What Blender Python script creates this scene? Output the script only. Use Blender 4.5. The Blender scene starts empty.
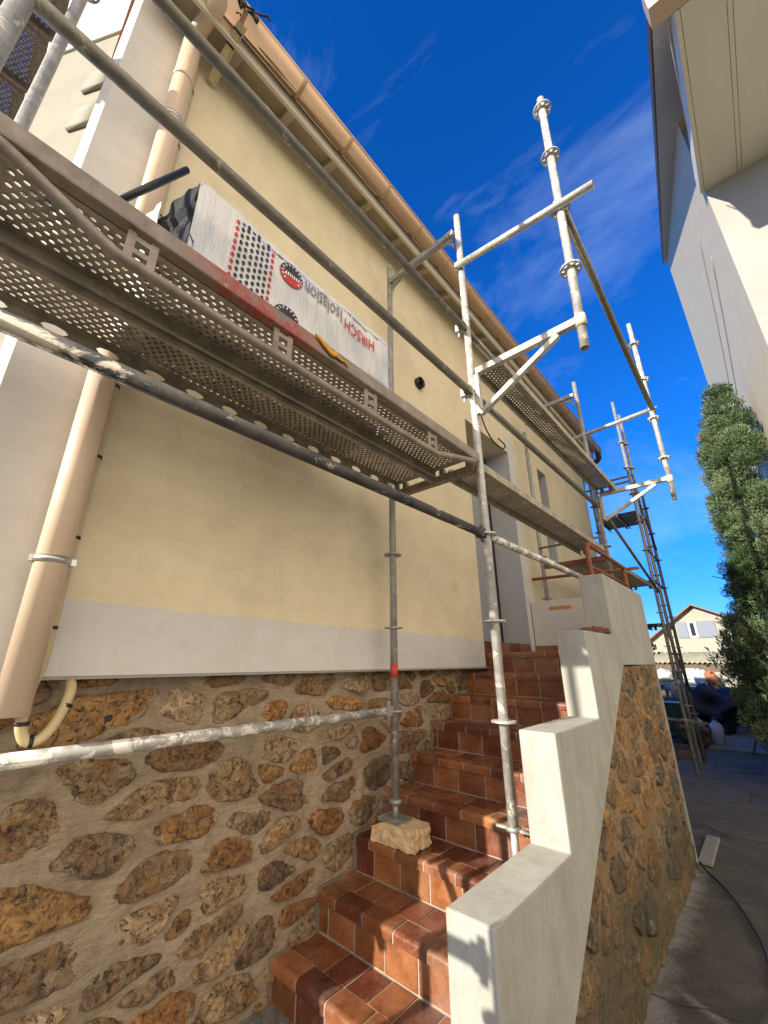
import bpy, math, random
from mathutils import Vector, Matrix, noise
R = math.radians
scene = bpy.context.scene
col = scene.collection
rnd = random.Random(7)

# ------------------------------------------------------------------ helpers
class MB:
    def __init__(s): s.v=[]; s.f=[]; s.sm=[]; s.c=[]
    def face(s, idx, smooth=False, c=None): s.f.append(idx); s.sm.append(smooth); s.c.append(c)
    def poly(s, pts, smooth=False, c=None):
        b=len(s.v); s.v += [Vector(p) for p in pts]; s.face(list(range(b,b+len(pts))),smooth,c)
    def box(s, a, b, M=None, c=None):
        x0,y0,z0=a; x1,y1,z1=b
        P=[Vector(p) for p in ((x0,y0,z0),(x1,y0,z0),(x1,y1,z0),(x0,y1,z0),(x0,y0,z1),(x1,y0,z1),(x1,y1,z1),(x0,y1,z1))]
        if M is not None: P=[M@p for p in P]
        n=len(s.v); s.v+=P
        for q in ((0,3,2,1),(4,5,6,7),(0,1,5,4),(1,2,6,5),(2,3,7,6),(3,0,4,7)): s.face([n+i for i in q],False,c)
        return s
    def prism(s, pts2, axis, a, b, c=None, smooth=False):
        # pts2: outline in the two other axes, extruded along axis from a to b
        def mk(p,t):
            if axis=='x': return Vector((t,p[0],p[1]))
            if axis=='y': return Vector((p[0],t,p[1]))
            return Vector((p[0],p[1],t))
        n=len(s.v); m=len(pts2)
        s.v += [mk(p,a) for p in pts2]+[mk(p,b) for p in pts2]
        s.face([n+i for i in range(m)][::-1],False,c); s.face([n+m+i for i in range(m)],False,c)
        for i in range(m):
            j=(i+1)%m; s.face([n+i,n+j,n+m+j,n+m+i],smooth,c)
        return s
    def beam(s, p0, p1, w, h, up=(0,0,1), c=None):
        p0=Vector(p0);p1=Vector(p1);d=(p1-p0);L=d.length;d.normalize()
        u=Vector(up); r=d.cross(u).normalized(); u=r.cross(d)
        M=Matrix(((r.x,d.x,u.x,p0.x),(r.y,d.y,u.y,p0.y),(r.z,d.z,u.z,p0.z),(0,0,0,1)))
        return s.box((-w/2,0,-h/2),(w/2,L,h/2),M,c)
    def tube(s, pts, r, n=14, cap=True, c=None):
        pts=[Vector(p) for p in pts]; rs=r if isinstance(r,(list,tuple)) else [r]*len(pts)
        T=[]
        for i in range(len(pts)):
            a=pts[max(i-1,0)];b=pts[min(i+1,len(pts)-1)]; T.append((b-a).normalized())
        u=T[0].cross(Vector((0,0,1)))
        if u.length<.1: u=T[0].cross(Vector((1,0,0)))
        u.normalize(); base=len(s.v)
        for i,p in enumerate(pts):
            u=(u-T[i]*u.dot(T[i])).normalized(); w=T[i].cross(u)
            for k in range(n):
                a=2*math.pi*k/n; s.v.append(p+(u*math.cos(a)+w*math.sin(a))*rs[i])
        for i in range(len(pts)-1):
            for k in range(n):
                k2=(k+1)%n; s.face([base+i*n+k,base+i*n+k2,base+(i+1)*n+k2,base+(i+1)*n+k],True,c)
        if cap:
            s.face([base+k for k in range(n)][::-1],False,c); e=base+(len(pts)-1)*n; s.face([e+k for k in range(n)],False,c)
        return s
    def hollow(s, p0, p1, r, t=.004, n=16):
        # open pipe with real wall thickness
        p0=Vector(p0);p1=Vector(p1);d=(p1-p0).normalized()
        u=d.cross(Vector((0,0,1)))
        if u.length<.1:u=d.cross(Vector((1,0,0)))
        u.normalize();w=d.cross(u);b=len(s.v)
        for (p,rr) in ((p0,r),(p1,r),(p1,r-t),(p0,r-t)):
            for k in range(n):
                a=2*math.pi*k/n; s.v.append(p+(u*math.cos(a)+w*math.sin(a))*rr)
        for q in range(4):
            q2=(q+1)%4
            for k in range(n):
                k2=(k+1)%n; s.face([b+q*n+k,b+q*n+k2,b+q2*n+k2,b+q2*n+k],q in(0,2))
        return s
    def lathe(s, prof, c=(0,0,0), n=16, col_=None, M=None):
        b=len(s.v); c=Vector(c)
        for (r,z) in prof:
            for k in range(n):
                a=2*math.pi*k/n; p=Vector((r*math.cos(a),r*math.sin(a),z)); s.v.append((M@p if M else p)+c)
        for i in range(len(prof)-1):
            for k in range(n):
                k2=(k+1)%n; s.face([b+i*n+k,b+i*n+k2,b+(i+1)*n+k2,b+(i+1)*n+k],True,col_)
        return s
    def perf(s, o, u, v, nu, nv, ru=.3, rv=.3, stag=True, k=8, t=None):
        # sheet of nu x nv cells; u,v are the cell vectors; every cell has an oval hole. t = thickness vector
        o=Vector(o);u=Vector(u);v=Vector(v)
        sq=[(1,0),(1,1),(0,1),(-1,1),(-1,0),(-1,-1),(0,-1),(1,-1)]
        for j in range(nv):
            for i in range(nu):
                off=.5 if (stag and j%2) else 0
                if stag and j%2 and i==nu-1: 
                    continue
                c0=o+u*(i+.5+off)+v*(j+.5)
                b=len(s.v)
                for a,(x,y) in enumerate(sq):
                    s.v.append(c0+u*(x*.5)+v*(y*.5))
                for a in range(8):
                    t_=a*math.pi/4; s.v.append(c0+u*(ru*math.cos(t_))+v*(rv*math.sin(t_)))
                for a in range(8):
                    a2=(a+1)%8; s.face([b+a,b+a2,b+8+a2,b+8+a])
                if t is not None:
                    tv=Vector(t); b2=len(s.v)
                    for a in range(8): s.v.append(s.v[b+8+a]+tv)
                    for a in range(8):
                        a2=(a+1)%8; s.face([b+8+a,b+8+a2,b2+a2,b2+a],True)
            if stag and j%2:
                p=o+v*j; s.poly([p,p+u*.5,p+u*.5+v,p+v]); p=o+u*(nu-.5)+v*j; s.poly([p,p+u*.5,p+u*.5+v,p+v])
        return s
    def build(s, name, mat, parent=None, loc=None, bevel=0, recalc=True):
        root=parent
        while root is not None and root.parent is not None: root=root.parent
        L=Vector(root.location) if root is not None else Vector(loc if loc is not None else (0,0,0))
        me=bpy.data.meshes.new(name); me.from_pydata([tuple(p-L) for p in s.v],[],s.f)
        me.polygons.foreach_set('use_smooth',s.sm)
        if any(c is not None for c in s.c):
            at=me.color_attributes.new('col','FLOAT_COLOR','CORNER'); data=[]
            for f,c in zip(s.f,s.c):
                c=c or (.5,.5,.5); data += [c[0],c[1],c[2],1.0]*len(f)
            at.data.foreach_set('color',data)
        me.update()
        if recalc:
            import bmesh; bm=bmesh.new(); bm.from_mesh(me); bmesh.ops.recalc_face_normals(bm,faces=bm.faces); bm.to_mesh(me); bm.free()
        me.materials.append(mat)
        o=bpy.data.objects.new(name,me); col.objects.link(o)
        if parent is not None: o.parent=parent
        else: o.location=L
        if bevel:
            m=o.modifiers.new('bevel','BEVEL'); m.width=bevel; m.segments=2; m.limit_method='ANGLE'; m.angle_limit=R(40)
        return o

def tag(o,label,cat,group=None,kind=None):
    if label: o['label']=label
    if cat: o['category']=cat
    if group: o['group']=group
    if kind: o['kind']=kind
    return o
def thing(name,loc,label,cat,group=None):
    o=bpy.data.objects.new(name,None); o.location=loc; o.empty_display_size=.1; col.objects.link(o); return tag(o,label,cat,group)
def struct(o): o['kind']='structure'; return o
def box(a,b): return MB().box(a,b)

def smooth(pts,n=4):
    P=[Vector(p) for p in pts]; out=[]
    for i in range(len(P)-1):
        a=P[max(i-1,0)];b=P[i];c=P[i+1];d=P[min(i+2,len(P)-1)]
        for k in range(n):
            t=k/n; out.append(.5*((2*b)+(c-a)*t+(2*a-5*b+4*c-d)*t*t+(3*b-a-3*c+d)*t**3))
    out.append(P[-1]); return out

# ------------------------------------------------------------------ materials
class NT:
    def __init__(s,name):
        s.m=bpy.data.materials.new(name); s.m.use_nodes=True; s.t=s.m.node_tree; s.n=s.t.nodes; s.l=s.t.links
        s.b=s.n['Principled BSDF']
    def new(s,t,**k):
        x=s.n.new(t)
        for a,b in k.items(): setattr(x,a,b)
        return x
    def link(s,a,b): s.l.new(a,b)
    def coord(s,kind='Object',scale=(1,1,1)):
        tc=s.new('ShaderNodeTexCoord'); mp=s.new('ShaderNodeMapping'); mp.inputs['Scale'].default_value=scale
        s.link(tc.outputs[kind],mp.inputs[0]); return mp.outputs[0]
    def geo(s,scale=(1,1,1)):
        g=s.new('ShaderNodeNewGeometry'); mp=s.new('ShaderNodeMapping'); mp.inputs['Scale'].default_value=scale
        s.link(g.outputs['Position'],mp.inputs[0]); return mp.outputs[0]
    def noise(s,vec,scale,detail=6,rough=.6,dist=0):
        x=s.new('ShaderNodeTexNoise'); x.inputs['Scale'].default_value=scale; x.inputs['Detail'].default_value=detail
        x.inputs['Roughness'].default_value=rough; x.inputs['Distortion'].default_value=dist; s.link(vec,x.inputs['Vector']); return x.outputs['Fac']
    def ramp(s,fac,stops,interp='LINEAR'):
        x=s.new('ShaderNodeValToRGB'); x.color_ramp.interpolation=interp; e=x.color_ramp.elements
        while len(e)<len(stops): e.new(.5)
        for i,(p,c) in enumerate(stops):
            e[i].position=p; e[i].color=(c[0],c[1],c[2],1) if isinstance(c,(tuple,list)) else (c,c,c,1)
        s.link(fac,x.inputs[0]); return x.outputs[0]
    def mix(s,fac,a,b,mode='MIX'):
        x=s.new('ShaderNodeMix',data_type='RGBA',blend_type=mode)
        for sock,val in ((x.inputs[0],fac),(x.inputs[6],a),(x.inputs[7],b)):
            if hasattr(val,'is_output') or hasattr(val,'links'): s.link(val,sock)
            elif isinstance(val,(int,float)): sock.default_value = val if sock==x.inputs[0] else (val,val,val,1)
            else: sock.default_value=(*val,1)
        return x.outputs[2]
    def math(s,op,a,b=None,clamp=False):
        x=s.new('ShaderNodeMath',operation=op,use_clamp=clamp)
        for i,v in enumerate((a,b)):
            if v is None: continue
            if isinstance(v,(int,float)): x.inputs[i].default_value=v
            else: s.link(v,x.inputs[i])
        return x.outputs[0]
    def sep(s,vec):
        x=s.new('ShaderNodeSeparateXYZ'); s.link(vec,x.inputs[0]); return x.outputs
    def color(s,c):
        if isinstance(c,(tuple,list)): s.b.inputs['Base Color'].default_value=(*c,1)
        else: s.link(c,s.b.inputs['Base Color'])
    def rough(s,v):
        if isinstance(v,(int,float)): s.b.inputs['Roughness'].default_value=v
        else: s.link(v,s.b.inputs['Roughness'])
    def bump(s,h,strength=.3,dist=.01,prev=None):
        x=s.new('ShaderNodeBump'); x.inputs['Strength'].default_value=strength; x.inputs['Distance'].default_value=dist
        s.link(h,x.inputs['Height'])
        if prev is not None: s.link(prev,x.inputs['Normal'])
        s.link(x.outputs[0],s.b.inputs['Normal']); return x.outputs[0]

def metal(name,base,spot,spot_amt,metallic=.55,rough=.5,scale=18,dark=None,streak=(1,1,1)):
    w=(1.06,1.0,.90); base=tuple(p*q for p,q in zip(base,w)); spot=tuple(p*q for p,q in zip(spot,w))
    n=NT(name); v=n.geo(); v2=n.geo(streak)
    a=n.noise(v,scale,8,.7); b=n.noise(v2,scale*.6,6,.75,.5); g=n.noise(v,120,3)
    c=n.ramp(a,[(.3,tuple(x*.62 for x in base)),(.55,base),(.75,tuple(min(1,x*1.3) for x in base))])
    if dark: 
        d=n.noise(v,7,6,.7); c=n.mix(n.ramp(d,[(.48,0),(.6,1)]),c,dark)
    m=n.ramp(b,[(spot_amt,0),(spot_amt+.05,1)])
    c=n.mix(m,c,spot)
    n.color(c); n.link(n.math('MULTIPLY',n.math('SUBTRACT',1,m),metallic),n.b.inputs['Metallic'])
    n.rough(n.ramp(a,[(.3,rough-.1),(.7,rough+.2)])); n.bump(n.math('ADD',n.math('MULTIPLY',m,.6),g),.25,.003)
    return n.m
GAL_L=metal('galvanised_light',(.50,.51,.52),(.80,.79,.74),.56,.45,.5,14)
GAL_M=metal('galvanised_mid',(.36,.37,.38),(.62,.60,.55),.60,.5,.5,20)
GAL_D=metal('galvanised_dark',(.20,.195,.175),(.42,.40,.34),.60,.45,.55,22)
GAL_S=metal('galvanised_splattered',(.40,.41,.42),(.72,.71,.68),.50,.4,.55,16)
GAL_B=metal('galvanised_tarred',(.09,.085,.08),(.55,.52,.47),.575,.2,.6,15,(.035,.035,.04),(1,.35,1))
DECKM=metal('deck_steel',(.43,.40,.34),(.56,.52,.45),.62,.25,.6,16,(.31,.275,.22))
PAINTW=metal('cream_worn_paint',(.62,.61,.55),(.72,.71,.66),.6,.15,.5,14,(.38,.36,.31))
def toe(nm='brown_steel',red=0):
    n=NT(nm); v=n.geo(); a=n.noise(v,14,7,.7); b=n.noise(v,40,5,.7)
    c=n.ramp(a,[(.3,(.19,.15,.12)),(.55,(.31,.25,.20)),(.75,(.42,.35,.29))])
    y=n.sep(v)[1]; w=n.math('MULTIPLY',n.math('SMOOTH_MIN',n.math('SUBTRACT',y,.22),n.math('SUBTRACT',.86,y)),6*red,True)
    m=n.math('MULTIPLY',w,n.ramp(a,[(.40,0),(.55,1)]),True)
    c=n.mix(m,c,(.36,.075,.055)); c=n.mix(n.ramp(b,[(.64,0),(.68,1)]),c,(.38,.35,.31))
    n.color(c); n.rough(.55); n.b.inputs['Metallic'].default_value=.1; n.bump(b,.3,.002); return n.m
TOE=toe(); TOER=toe('brown_steel_red_patch',1)
def rust():
    n=NT('rusty_steel'); v=n.geo(); a=n.noise(v,22,8,.7)
    n.color(n.ramp(a,[(.3,(.10,.03,.015)),(.55,(.27,.085,.035)),(.8,(.42,.18,.08))])); n.rough(.75); n.bump(a,.4,.003); return n.m
RUST=rust()
def plain(name,c,rough=.5,var=.25,scale=12,bump=.1,metallic=0,dist=.004):
    n=NT(name); v=n.geo(); a=n.noise(v,scale,7,.65); b=n.noise(v,scale*9,4,.6)
    n.color(n.ramp(a,[(.25,tuple(x*(1-var) for x in c)),(.6,c),(.85,tuple(min(1,x*(1+var*.5)) for x in c))]))
    n.rough(rough); n.b.inputs['Metallic'].default_value=metallic
    if bump: n.bump(n.math('ADD',a,n.math('MULTIPLY',b,.5)),bump,dist)
    return n.m
BLACK=plain('black_plastic',(.012,.012,.014),.45,.3)
PVC=plain('cream_pvc',(.66,.50,.36),.38,.08,5,.03)
GUTTER=plain('sand_pvc',(.52,.34,.21),.42,.12,5,.03)
CONDUIT=plain('yellowed_sheath',(.56,.44,.24),.55,.12,20,.1)
ZINC=plain('zinc_band',(.62,.60,.58),.35,.2,30,.05,.8)
WHITEP=plain('white_plastic',(.50,.50,.48),.4,.08)
REDTAPE=plain('red_tape',(.55,.06,.04),.5,.25,40)
ORTAPE=plain('orange_tape',(.55,.25,.05),.5,.2,60)
GREENP=plain('dark_green_plastic',(.012,.07,.03),.45,.3)
NAVY=plain('navy_tarpaulin',(.012,.016,.03),.5,.4,6,.5,0,.05)
TERRA=plain('terracotta_pot',(.36,.12,.05),.7,.3)
WOODD=plain('weathered_timber',(.16,.115,.075),.8,.4,10,.4)
SOFFIT=plain('eave_boards_paint',(.47,.40,.29),.65,.16,6,.1)
FASCIA=plain('fascia_paint',(.66,.60,.50),.55,.12,6,.06)
TILE_ROOF=plain('clay_roof_tile',(.28,.12,.07),.75,.3,14,.3)
GLASSD=plain('dark_window_glass',(.03,.035,.04),.08,.2,3,0)
SHUT=plain('grey_shutter',(.17,.19,.23),.5,.08)
FILMG=plain('grey_foam_core',(.035,.036,.042),.85,.6,60,.9,0,.01)
YFOAM=plain('yellow_foam_block',(.76,.55,.30),.8,.22,24,.5,0,.01)
YRAG=plain('orange_plastic_scrap',(.78,.36,.03),.4,.15,30,.3)
DEBRIS=plain('broken_brick',(.24,.085,.045),.85,.6,40,.8,0,.01)

def render_mat():
    # render: fine trowelled texture; painted cream above, bare grey-white undercoat near corner and in a band at the foot
    n=NT('facade_render'); v=n.geo(); x,y,z=n.sep(v)[:3]
    wob=n.math('MULTIPLY',n.math('SUBTRACT',n.noise(v,2.2,5,.6),.5),.05)
    line=n.math('SUBTRACT',n.math('ADD',z,wob),n.math('SUBTRACT',.225,n.math('MULTIPLY',y,.012)))
    m1=n.math('MULTIPLY',line,120,True)
    m2=n.math('MULTIPLY',n.math('SUBTRACT',n.math('ADD',y,n.math('MULTIPLY',wob,.6)),.350),45,True)
    band=n.math('MULTIPLY',n.math('SUBTRACT',n.math('ABSOLUTE',n.math('SUBTRACT',y,4.80)),.13),60,True)
    band=n.math('MAXIMUM',band,n.math('MULTIPLY',n.math('SUBTRACT',z,2.9),50,True))
    m=n.math('MULTIPLY',n.math('MULTIPLY',m1,m2),band)
    a=n.noise(v,3,6,.6); f=n.noise(n.geo((1,1,2.2)),90,4,.6); g=n.noise(n.geo((1,.35,1)),14,5,.65)
    cream=n.ramp(a,[(.3,(.69,.585,.395)),(.6,(.77,.66,.455)),(.8,(.81,.705,.50))])
    grey=n.ramp(a,[(.3,(.59,.565,.53)),(.65,(.66,.63,.595))])
    c=n.mix(m,grey,cream); c=n.mix(n.math('MULTIPLY',n.ramp(g,[(.45,0),(.7,1)]),.13),c,(.36,.28,.17)); q1=n.noise(n.geo((1,1.2,.35)),2.4,6,.7); c=n.mix(n.math('MULTIPLY',n.ramp(q1,[(.5,0),(.66,1)]),.22),c,(.50,.42,.31)); q2=n.noise(v,38,6,.8); c=n.mix(n.math('MULTIPLY',n.ramp(q2,[(.66,0),(.70,1)]),.35),c,(.42,.34,.24))
    n.color(c); n.rough(.85); n.bump(n.math('ADD',f,n.math('MULTIPLY',g,1.2)),.35,.004); return n.m
RENDER=render_mat()
GREYREND=plain('grey_undercoat',(.40,.40,.42),.85,.08,4,.2,0,.003)
def whitewall():
    n=NT('white_masonry_paint'); v=n.geo(); a=n.noise(v,5,7,.65); g=n.noise(n.geo((1,1,.3)),9,6,.7); f=n.noise(v,120,3); e=n.noise(v,24,6,.7)
    c=n.ramp(a,[(.3,(.29,.28,.24)),(.6,(.37,.36,.315))])
    c=n.mix(n.math('MULTIPLY',n.ramp(g,[(.48,0),(.66,1)]),.6),c,(.26,.235,.175)); k_=n.noise(v,2.6,6,.65); c=n.mix(n.math('MULTIPLY',n.ramp(k_,[(.52,0),(.64,1)]),.35),c,(.29,.275,.20))
    c=n.mix(n.ramp(e,[(.71,0),(.74,1)]),c,(.22,.20,.17))
    n.color(c); n.rough(.8); n.bump(n.math('ADD',f,n.math('MULTIPLY',a,2)),.4,.004); return n.m
WHITEW=whitewall()
def neigh():
    n=NT('neighbour_render'); v=n.geo(); a=n.noise(v,1.5,6,.6); f=n.noise(v,60,4,.6)
    n.color(n.ramp(a,[(.3,(.32,.30,.26)),(.7,(.37,.355,.31))])); n.rough(.85); n.bump(f,.35,.006); return n.m
NEIGH=neigh()
SIDEN=plain('neighbour_render_brightened',(.66,.57,.40),.85,.10,3,.25,0,.004)  # same render as the front, grazing sunlight put into its brighter colour
def soffn():
    n=NT('neighbour_soffit'); v=n.geo(); a=n.noise(n.geo((3,.5,1)),2,6,.65)
    n.color(n.ramp(a,[(.3,(.74,.71,.58)),(.7,(.80,.77,.64))])); n.rough(.7); n.bump(n.noise(v,40,4),.15,.003); return n.m
SOFFN=soffn()
def mortar(nm='lime_mortar',k=(1,1,1),moss=False):
    n=NT(nm); v=n.geo(); a=n.noise(v,6,7,.65); b=n.noise(v,45,6,.75); st=n.noise(n.geo((1,1,.25)),10,5,.6)
    c=n.ramp(a,[(.3,tuple(p*q for p,q in zip((.38,.285,.19),k))),(.55,tuple(p*q for p,q in zip((.53,.41,.285),k))),(.8,tuple(p*q for p,q in zip((.66,.54,.40),k)))])
    c=n.mix(n.math('MULTIPLY',n.ramp(b,[(.55,0),(.7,1)]),.5),c,(.17,.11,.07)); c=n.mix(n.math('MULTIPLY',n.ramp(st,[(.55,0),(.7,1)]),.35 if not moss else .05),c,(.62,.50,.36))
    if moss:
        z=n.sep(v)[2]; mz=n.math('MULTIPLY',n.math('SUBTRACT',n.math('ADD',-1.25,n.math('MULTIPLY',n.noise(v,3,4),.9)),z),2.2,True); c=n.mix(n.math('MULTIPLY',mz,.7),c,(.07,.06,.03))
    sm=n.noise(n.geo((1,.5,1.6)),26,7,.75,1.5); c=n.mix(n.math('MULTIPLY',n.ramp(sm,[(.54,0),(.66,1)]),.16),c,(.20,.14,.09))
    n.color(c); n.rough(.92); n.bump(n.math('ADD',n.math('MULTIPLY',a,2.5),n.math('ADD',b,n.math('MULTIPLY',sm,1.5))),1.0,.016); return n.m
MORTAR=mortar(); MORTAR2=mortar('ochre_mortar',(.74,.60,.43),True)
def stone(name,moss=False):
    n=NT(name); v=n.geo(); at=n.new('ShaderNodeAttribute',attribute_name='col').outputs['Color']
    a=n.noise(v,16,9,.75,.6); b=n.noise(v,70,8,.8); p=n.noise(v,38,6,.85,1.0); h=n.noise(v,8,6,.7)
    c=n.mix(n.ramp(a,[(.36,0),(.60,1)]),n.mix(1.0,at,(.34,.26,.21),'MULTIPLY'),n.mix(1.0,at,(1.35,1.22,1.0),'MULTIPLY'))
    c=n.mix(n.math('MULTIPLY',n.ramp(h,[(.50,0),(.60,1)]),.75),c,(.27,.13,.045)); h2=n.noise(v,12,5,.7); c=n.mix(n.math('MULTIPLY',n.ramp(h2,[(.56,0),(.64,1)]),.7),c,(.40,.32,.22))
    pit=n.ramp(p,[(.40,1),(.47,0)]); c=n.mix(pit,c,(.045,.028,.018)); c=n.mix(n.ramp(b,[(.62,0),(.72,1)]),c,(.56,.47,.36))
    if moss:
        z=n.sep(v)[2]; mz=n.math('MULTIPLY',n.math('SUBTRACT',n.math('ADD',-1.25,n.math('MULTIPLY',n.noise(v,3,4),.9)),z),2.2,True)
        c=n.mix(n.math('MULTIPLY',mz,n.ramp(a,[(.40,0),(.58,.9)])),c,(.045,.05,.02))
    n.color(c); n.rough(.88); n.bump(n.math('SUBTRACT',n.math('ADD',n.math('MULTIPLY',a,2.2),n.math('MULTIPLY',b,1.0)),n.math('MULTIPLY',pit,1.0)),.65,.014); return n.m
STONE=stone('rubble_stone'); STONE2=stone('rubble_stone_mossy',True)
def tile():
    n=NT('glazed_terracotta'); v=n.geo(); at=n.new('ShaderNodeAttribute',attribute_name='col').outputs['Color']
    a=n.noise(v,9,6,.65); b=n.noise(v,60,6,.7); d=n.noise(v,26,5,.8)
    c=n.mix(n.ramp(a,[(.35,0),(.7,1)]),n.mix(1.0,at,(.62,.50,.45),'MULTIPLY'),n.mix(1.0,at,(1.2,1.15,1.1),'MULTIPLY'))
    c=n.mix(n.math('MULTIPLY',n.ramp(b,[(.56,0),(.74,1)]),.35),c,(.34,.25,.18)); du=n.noise(v,3.5,7,.75); c=n.mix(n.math('MULTIPLY',n.ramp(du,[(.50,0),(.68,1)]),.22),c,(.38,.32,.26)); c=n.mix(n.ramp(d,[(.73,0),(.76,1)]),c,(.6,.56,.5))
    n.color(c); n.rough(n.ramp(b,[(.35,.18),(.7,.45)])); n.bump(n.math('ADD',a,n.math('MULTIPLY',b,.3)),.12,.004); return n.m
TILE=tile()
GROUT=plain('cement_grout',(.36,.30,.24),.9,.25,30,.4)
def ground():
    n=NT('stained_concrete'); v=n.geo(); a=n.noise(v,1.6,8,.7,.5); b=n.noise(v,9,8,.75); c_=n.noise(v,60,5,.7)
    c=n.ramp(a,[(.3,(.045,.036,.025)),(.5,(.085,.070,.050)),(.7,(.15,.13,.10))])
    c=n.mix(n.math('MULTIPLY',n.ramp(b,[(.5,0),(.68,1)]),.6),c,(.045,.043,.028)); c=n.mix(n.ramp(c_,[(.70,0),(.74,1)]),c,(.26,.25,.23))
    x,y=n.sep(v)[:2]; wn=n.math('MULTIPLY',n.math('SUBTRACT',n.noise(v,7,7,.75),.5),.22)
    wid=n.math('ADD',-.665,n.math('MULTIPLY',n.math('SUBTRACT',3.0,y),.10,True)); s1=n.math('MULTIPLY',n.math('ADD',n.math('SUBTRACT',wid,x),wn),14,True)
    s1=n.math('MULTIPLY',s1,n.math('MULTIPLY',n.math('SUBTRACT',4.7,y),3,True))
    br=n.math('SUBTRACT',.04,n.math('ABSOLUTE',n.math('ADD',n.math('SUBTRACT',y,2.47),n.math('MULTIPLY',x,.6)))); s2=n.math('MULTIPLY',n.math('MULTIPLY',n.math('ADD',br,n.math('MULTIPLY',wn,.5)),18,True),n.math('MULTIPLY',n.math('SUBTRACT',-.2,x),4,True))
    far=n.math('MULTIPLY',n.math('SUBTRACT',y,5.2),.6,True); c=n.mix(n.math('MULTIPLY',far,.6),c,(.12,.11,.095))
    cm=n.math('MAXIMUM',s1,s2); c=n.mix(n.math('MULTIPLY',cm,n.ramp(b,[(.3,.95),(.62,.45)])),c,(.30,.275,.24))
    vo=n.new('ShaderNodeTexVoronoi',feature='DISTANCE_TO_EDGE'); vo.inputs['Scale'].default_value=.75; vo.inputs['Randomness'].default_value=.9
    dv=n.new('ShaderNodeVectorMath',operation='ADD'); nn=n.new('ShaderNodeTexNoise'); nn.inputs['Scale'].default_value=3; nn.inputs['Detail'].default_value=6; sc_=n.new('ShaderNodeVectorMath',operation='SCALE'); sc_.inputs['Scale'].default_value=.25
    n.link(v,nn.inputs['Vector']); n.link(nn.outputs['Color'],sc_.inputs[0]); n.link(v,dv.inputs[0]); n.link(sc_.outputs[0],dv.inputs[1]); n.link(dv.outputs[0],vo.inputs['Vector'])
    crk=n.ramp(vo.outputs['Distance'],[(.0,1),(.010,0)]); c=n.mix(n.math('MULTIPLY',crk,.75),c,(.02,.018,.013))
    gr=n.noise(v,150,4,.8); c=n.mix(n.ramp(gr,[(.66,0),(.70,.8)]),c,(.30,.28,.24)); m3=n.noise(v,2.6,8,.8,.8); c=n.mix(n.math('MULTIPLY',n.ramp(m3,[(.50,0),(.60,1)]),.55),c,(.035,.034,.02))
    n.color(c); n.rough(.8); n.bump(n.math('SUBTRACT',n.math('ADD',n.math('MULTIPLY',b,1.5),c_),crk),.8,.012); return n.m
GROUND=ground()
CEMENT=plain('light_cement',(.22,.205,.18),.85,.25,7,.4,0,.008)
GRASSM=plain('dark_soil_grass',(.035,.045,.018),.95,.5,5,.8,0,.03)
def leafm(name,c1,c2,c3):
    n=NT(name); at=n.new('ShaderNodeAttribute',attribute_name='col').outputs['Color']; s_=n.sep(at)[0]
    n.color(n.ramp(s_,[(0,c1),(.5,c2),(1,c3)])); n.rough(.6); n.b.inputs['Specular IOR Level'].default_value=.25
    n.b.inputs['Subsurface Weight'].default_value=0; return n.m
LEAF=leafm('conifer_leaf',(.020,.040,.014),(.075,.120,.045),(.19,.24,.115))
LEAF2=leafm('yellow_green_leaf',(.05,.07,.015),(.13,.16,.03),(.24,.20,.05))
BARK=plain('bark',(.10,.07,.05),.9,.4,20,.6)
HOUSEW=plain('pale_house_render',(.37,.34,.26),.85,.06,2,.1)
def corr():
    n=NT('corrugated_sheet'); v=n.geo(); a=n.noise(v,3,6,.7)
    n.color(n.ramp(a,[(.3,(.20,.19,.13)),(.7,(.36,.34,.25))])); n.rough(.8); return n.m
CORR=corr()
def film():
    n=NT('white_shrink_film'); v=n.geo(); w=n.noise(n.geo((1,9,.9)),5,6,.6,.8); w2=n.noise(n.geo((1,22,1.5)),6,5,.6,1.2); b=n.noise(n.geo((1,3,1)),3,4)
    c=n.ramp(b,[(.35,(.66,.68,.73)),(.55,(.82,.80,.78)),(.8,(.86,.83,.79))]); c=n.mix(n.math('MULTIPLY',n.ramp(w2,[(.58,0),(.68,1)]),.35),c,(.42,.52,.72))
    n.color(c); n.rough(.28); n.b.inputs['Coat Weight'].default_value=.3; n.b.inputs['Coat Roughness'].default_value=.15
    n.bump(n.math('ADD',w,n.math('MULTIPLY',w2,.6)),.55,.012); return n.m
FILM=film()
OLDC=plain('aged_cream_render',(.30,.275,.21),.85,.14,4,.3)
TANST=plain('brown_mottled_steel',(.34,.26,.20),.7,.7,70,.8,0,.01)
INKK=plain('black_ink',(.03,.03,.035),.4,.1); INKR=plain('red_ink',(.60,.035,.03),.4,.15); INKG=plain('grey_ink',(.22,.23,.25),.4,.1); INKB=plain('pale_blue_ink',(.40,.50,.68),.4,.1)
INKW=plain('white_ink',(.8,.8,.8),.4,.05)

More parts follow.
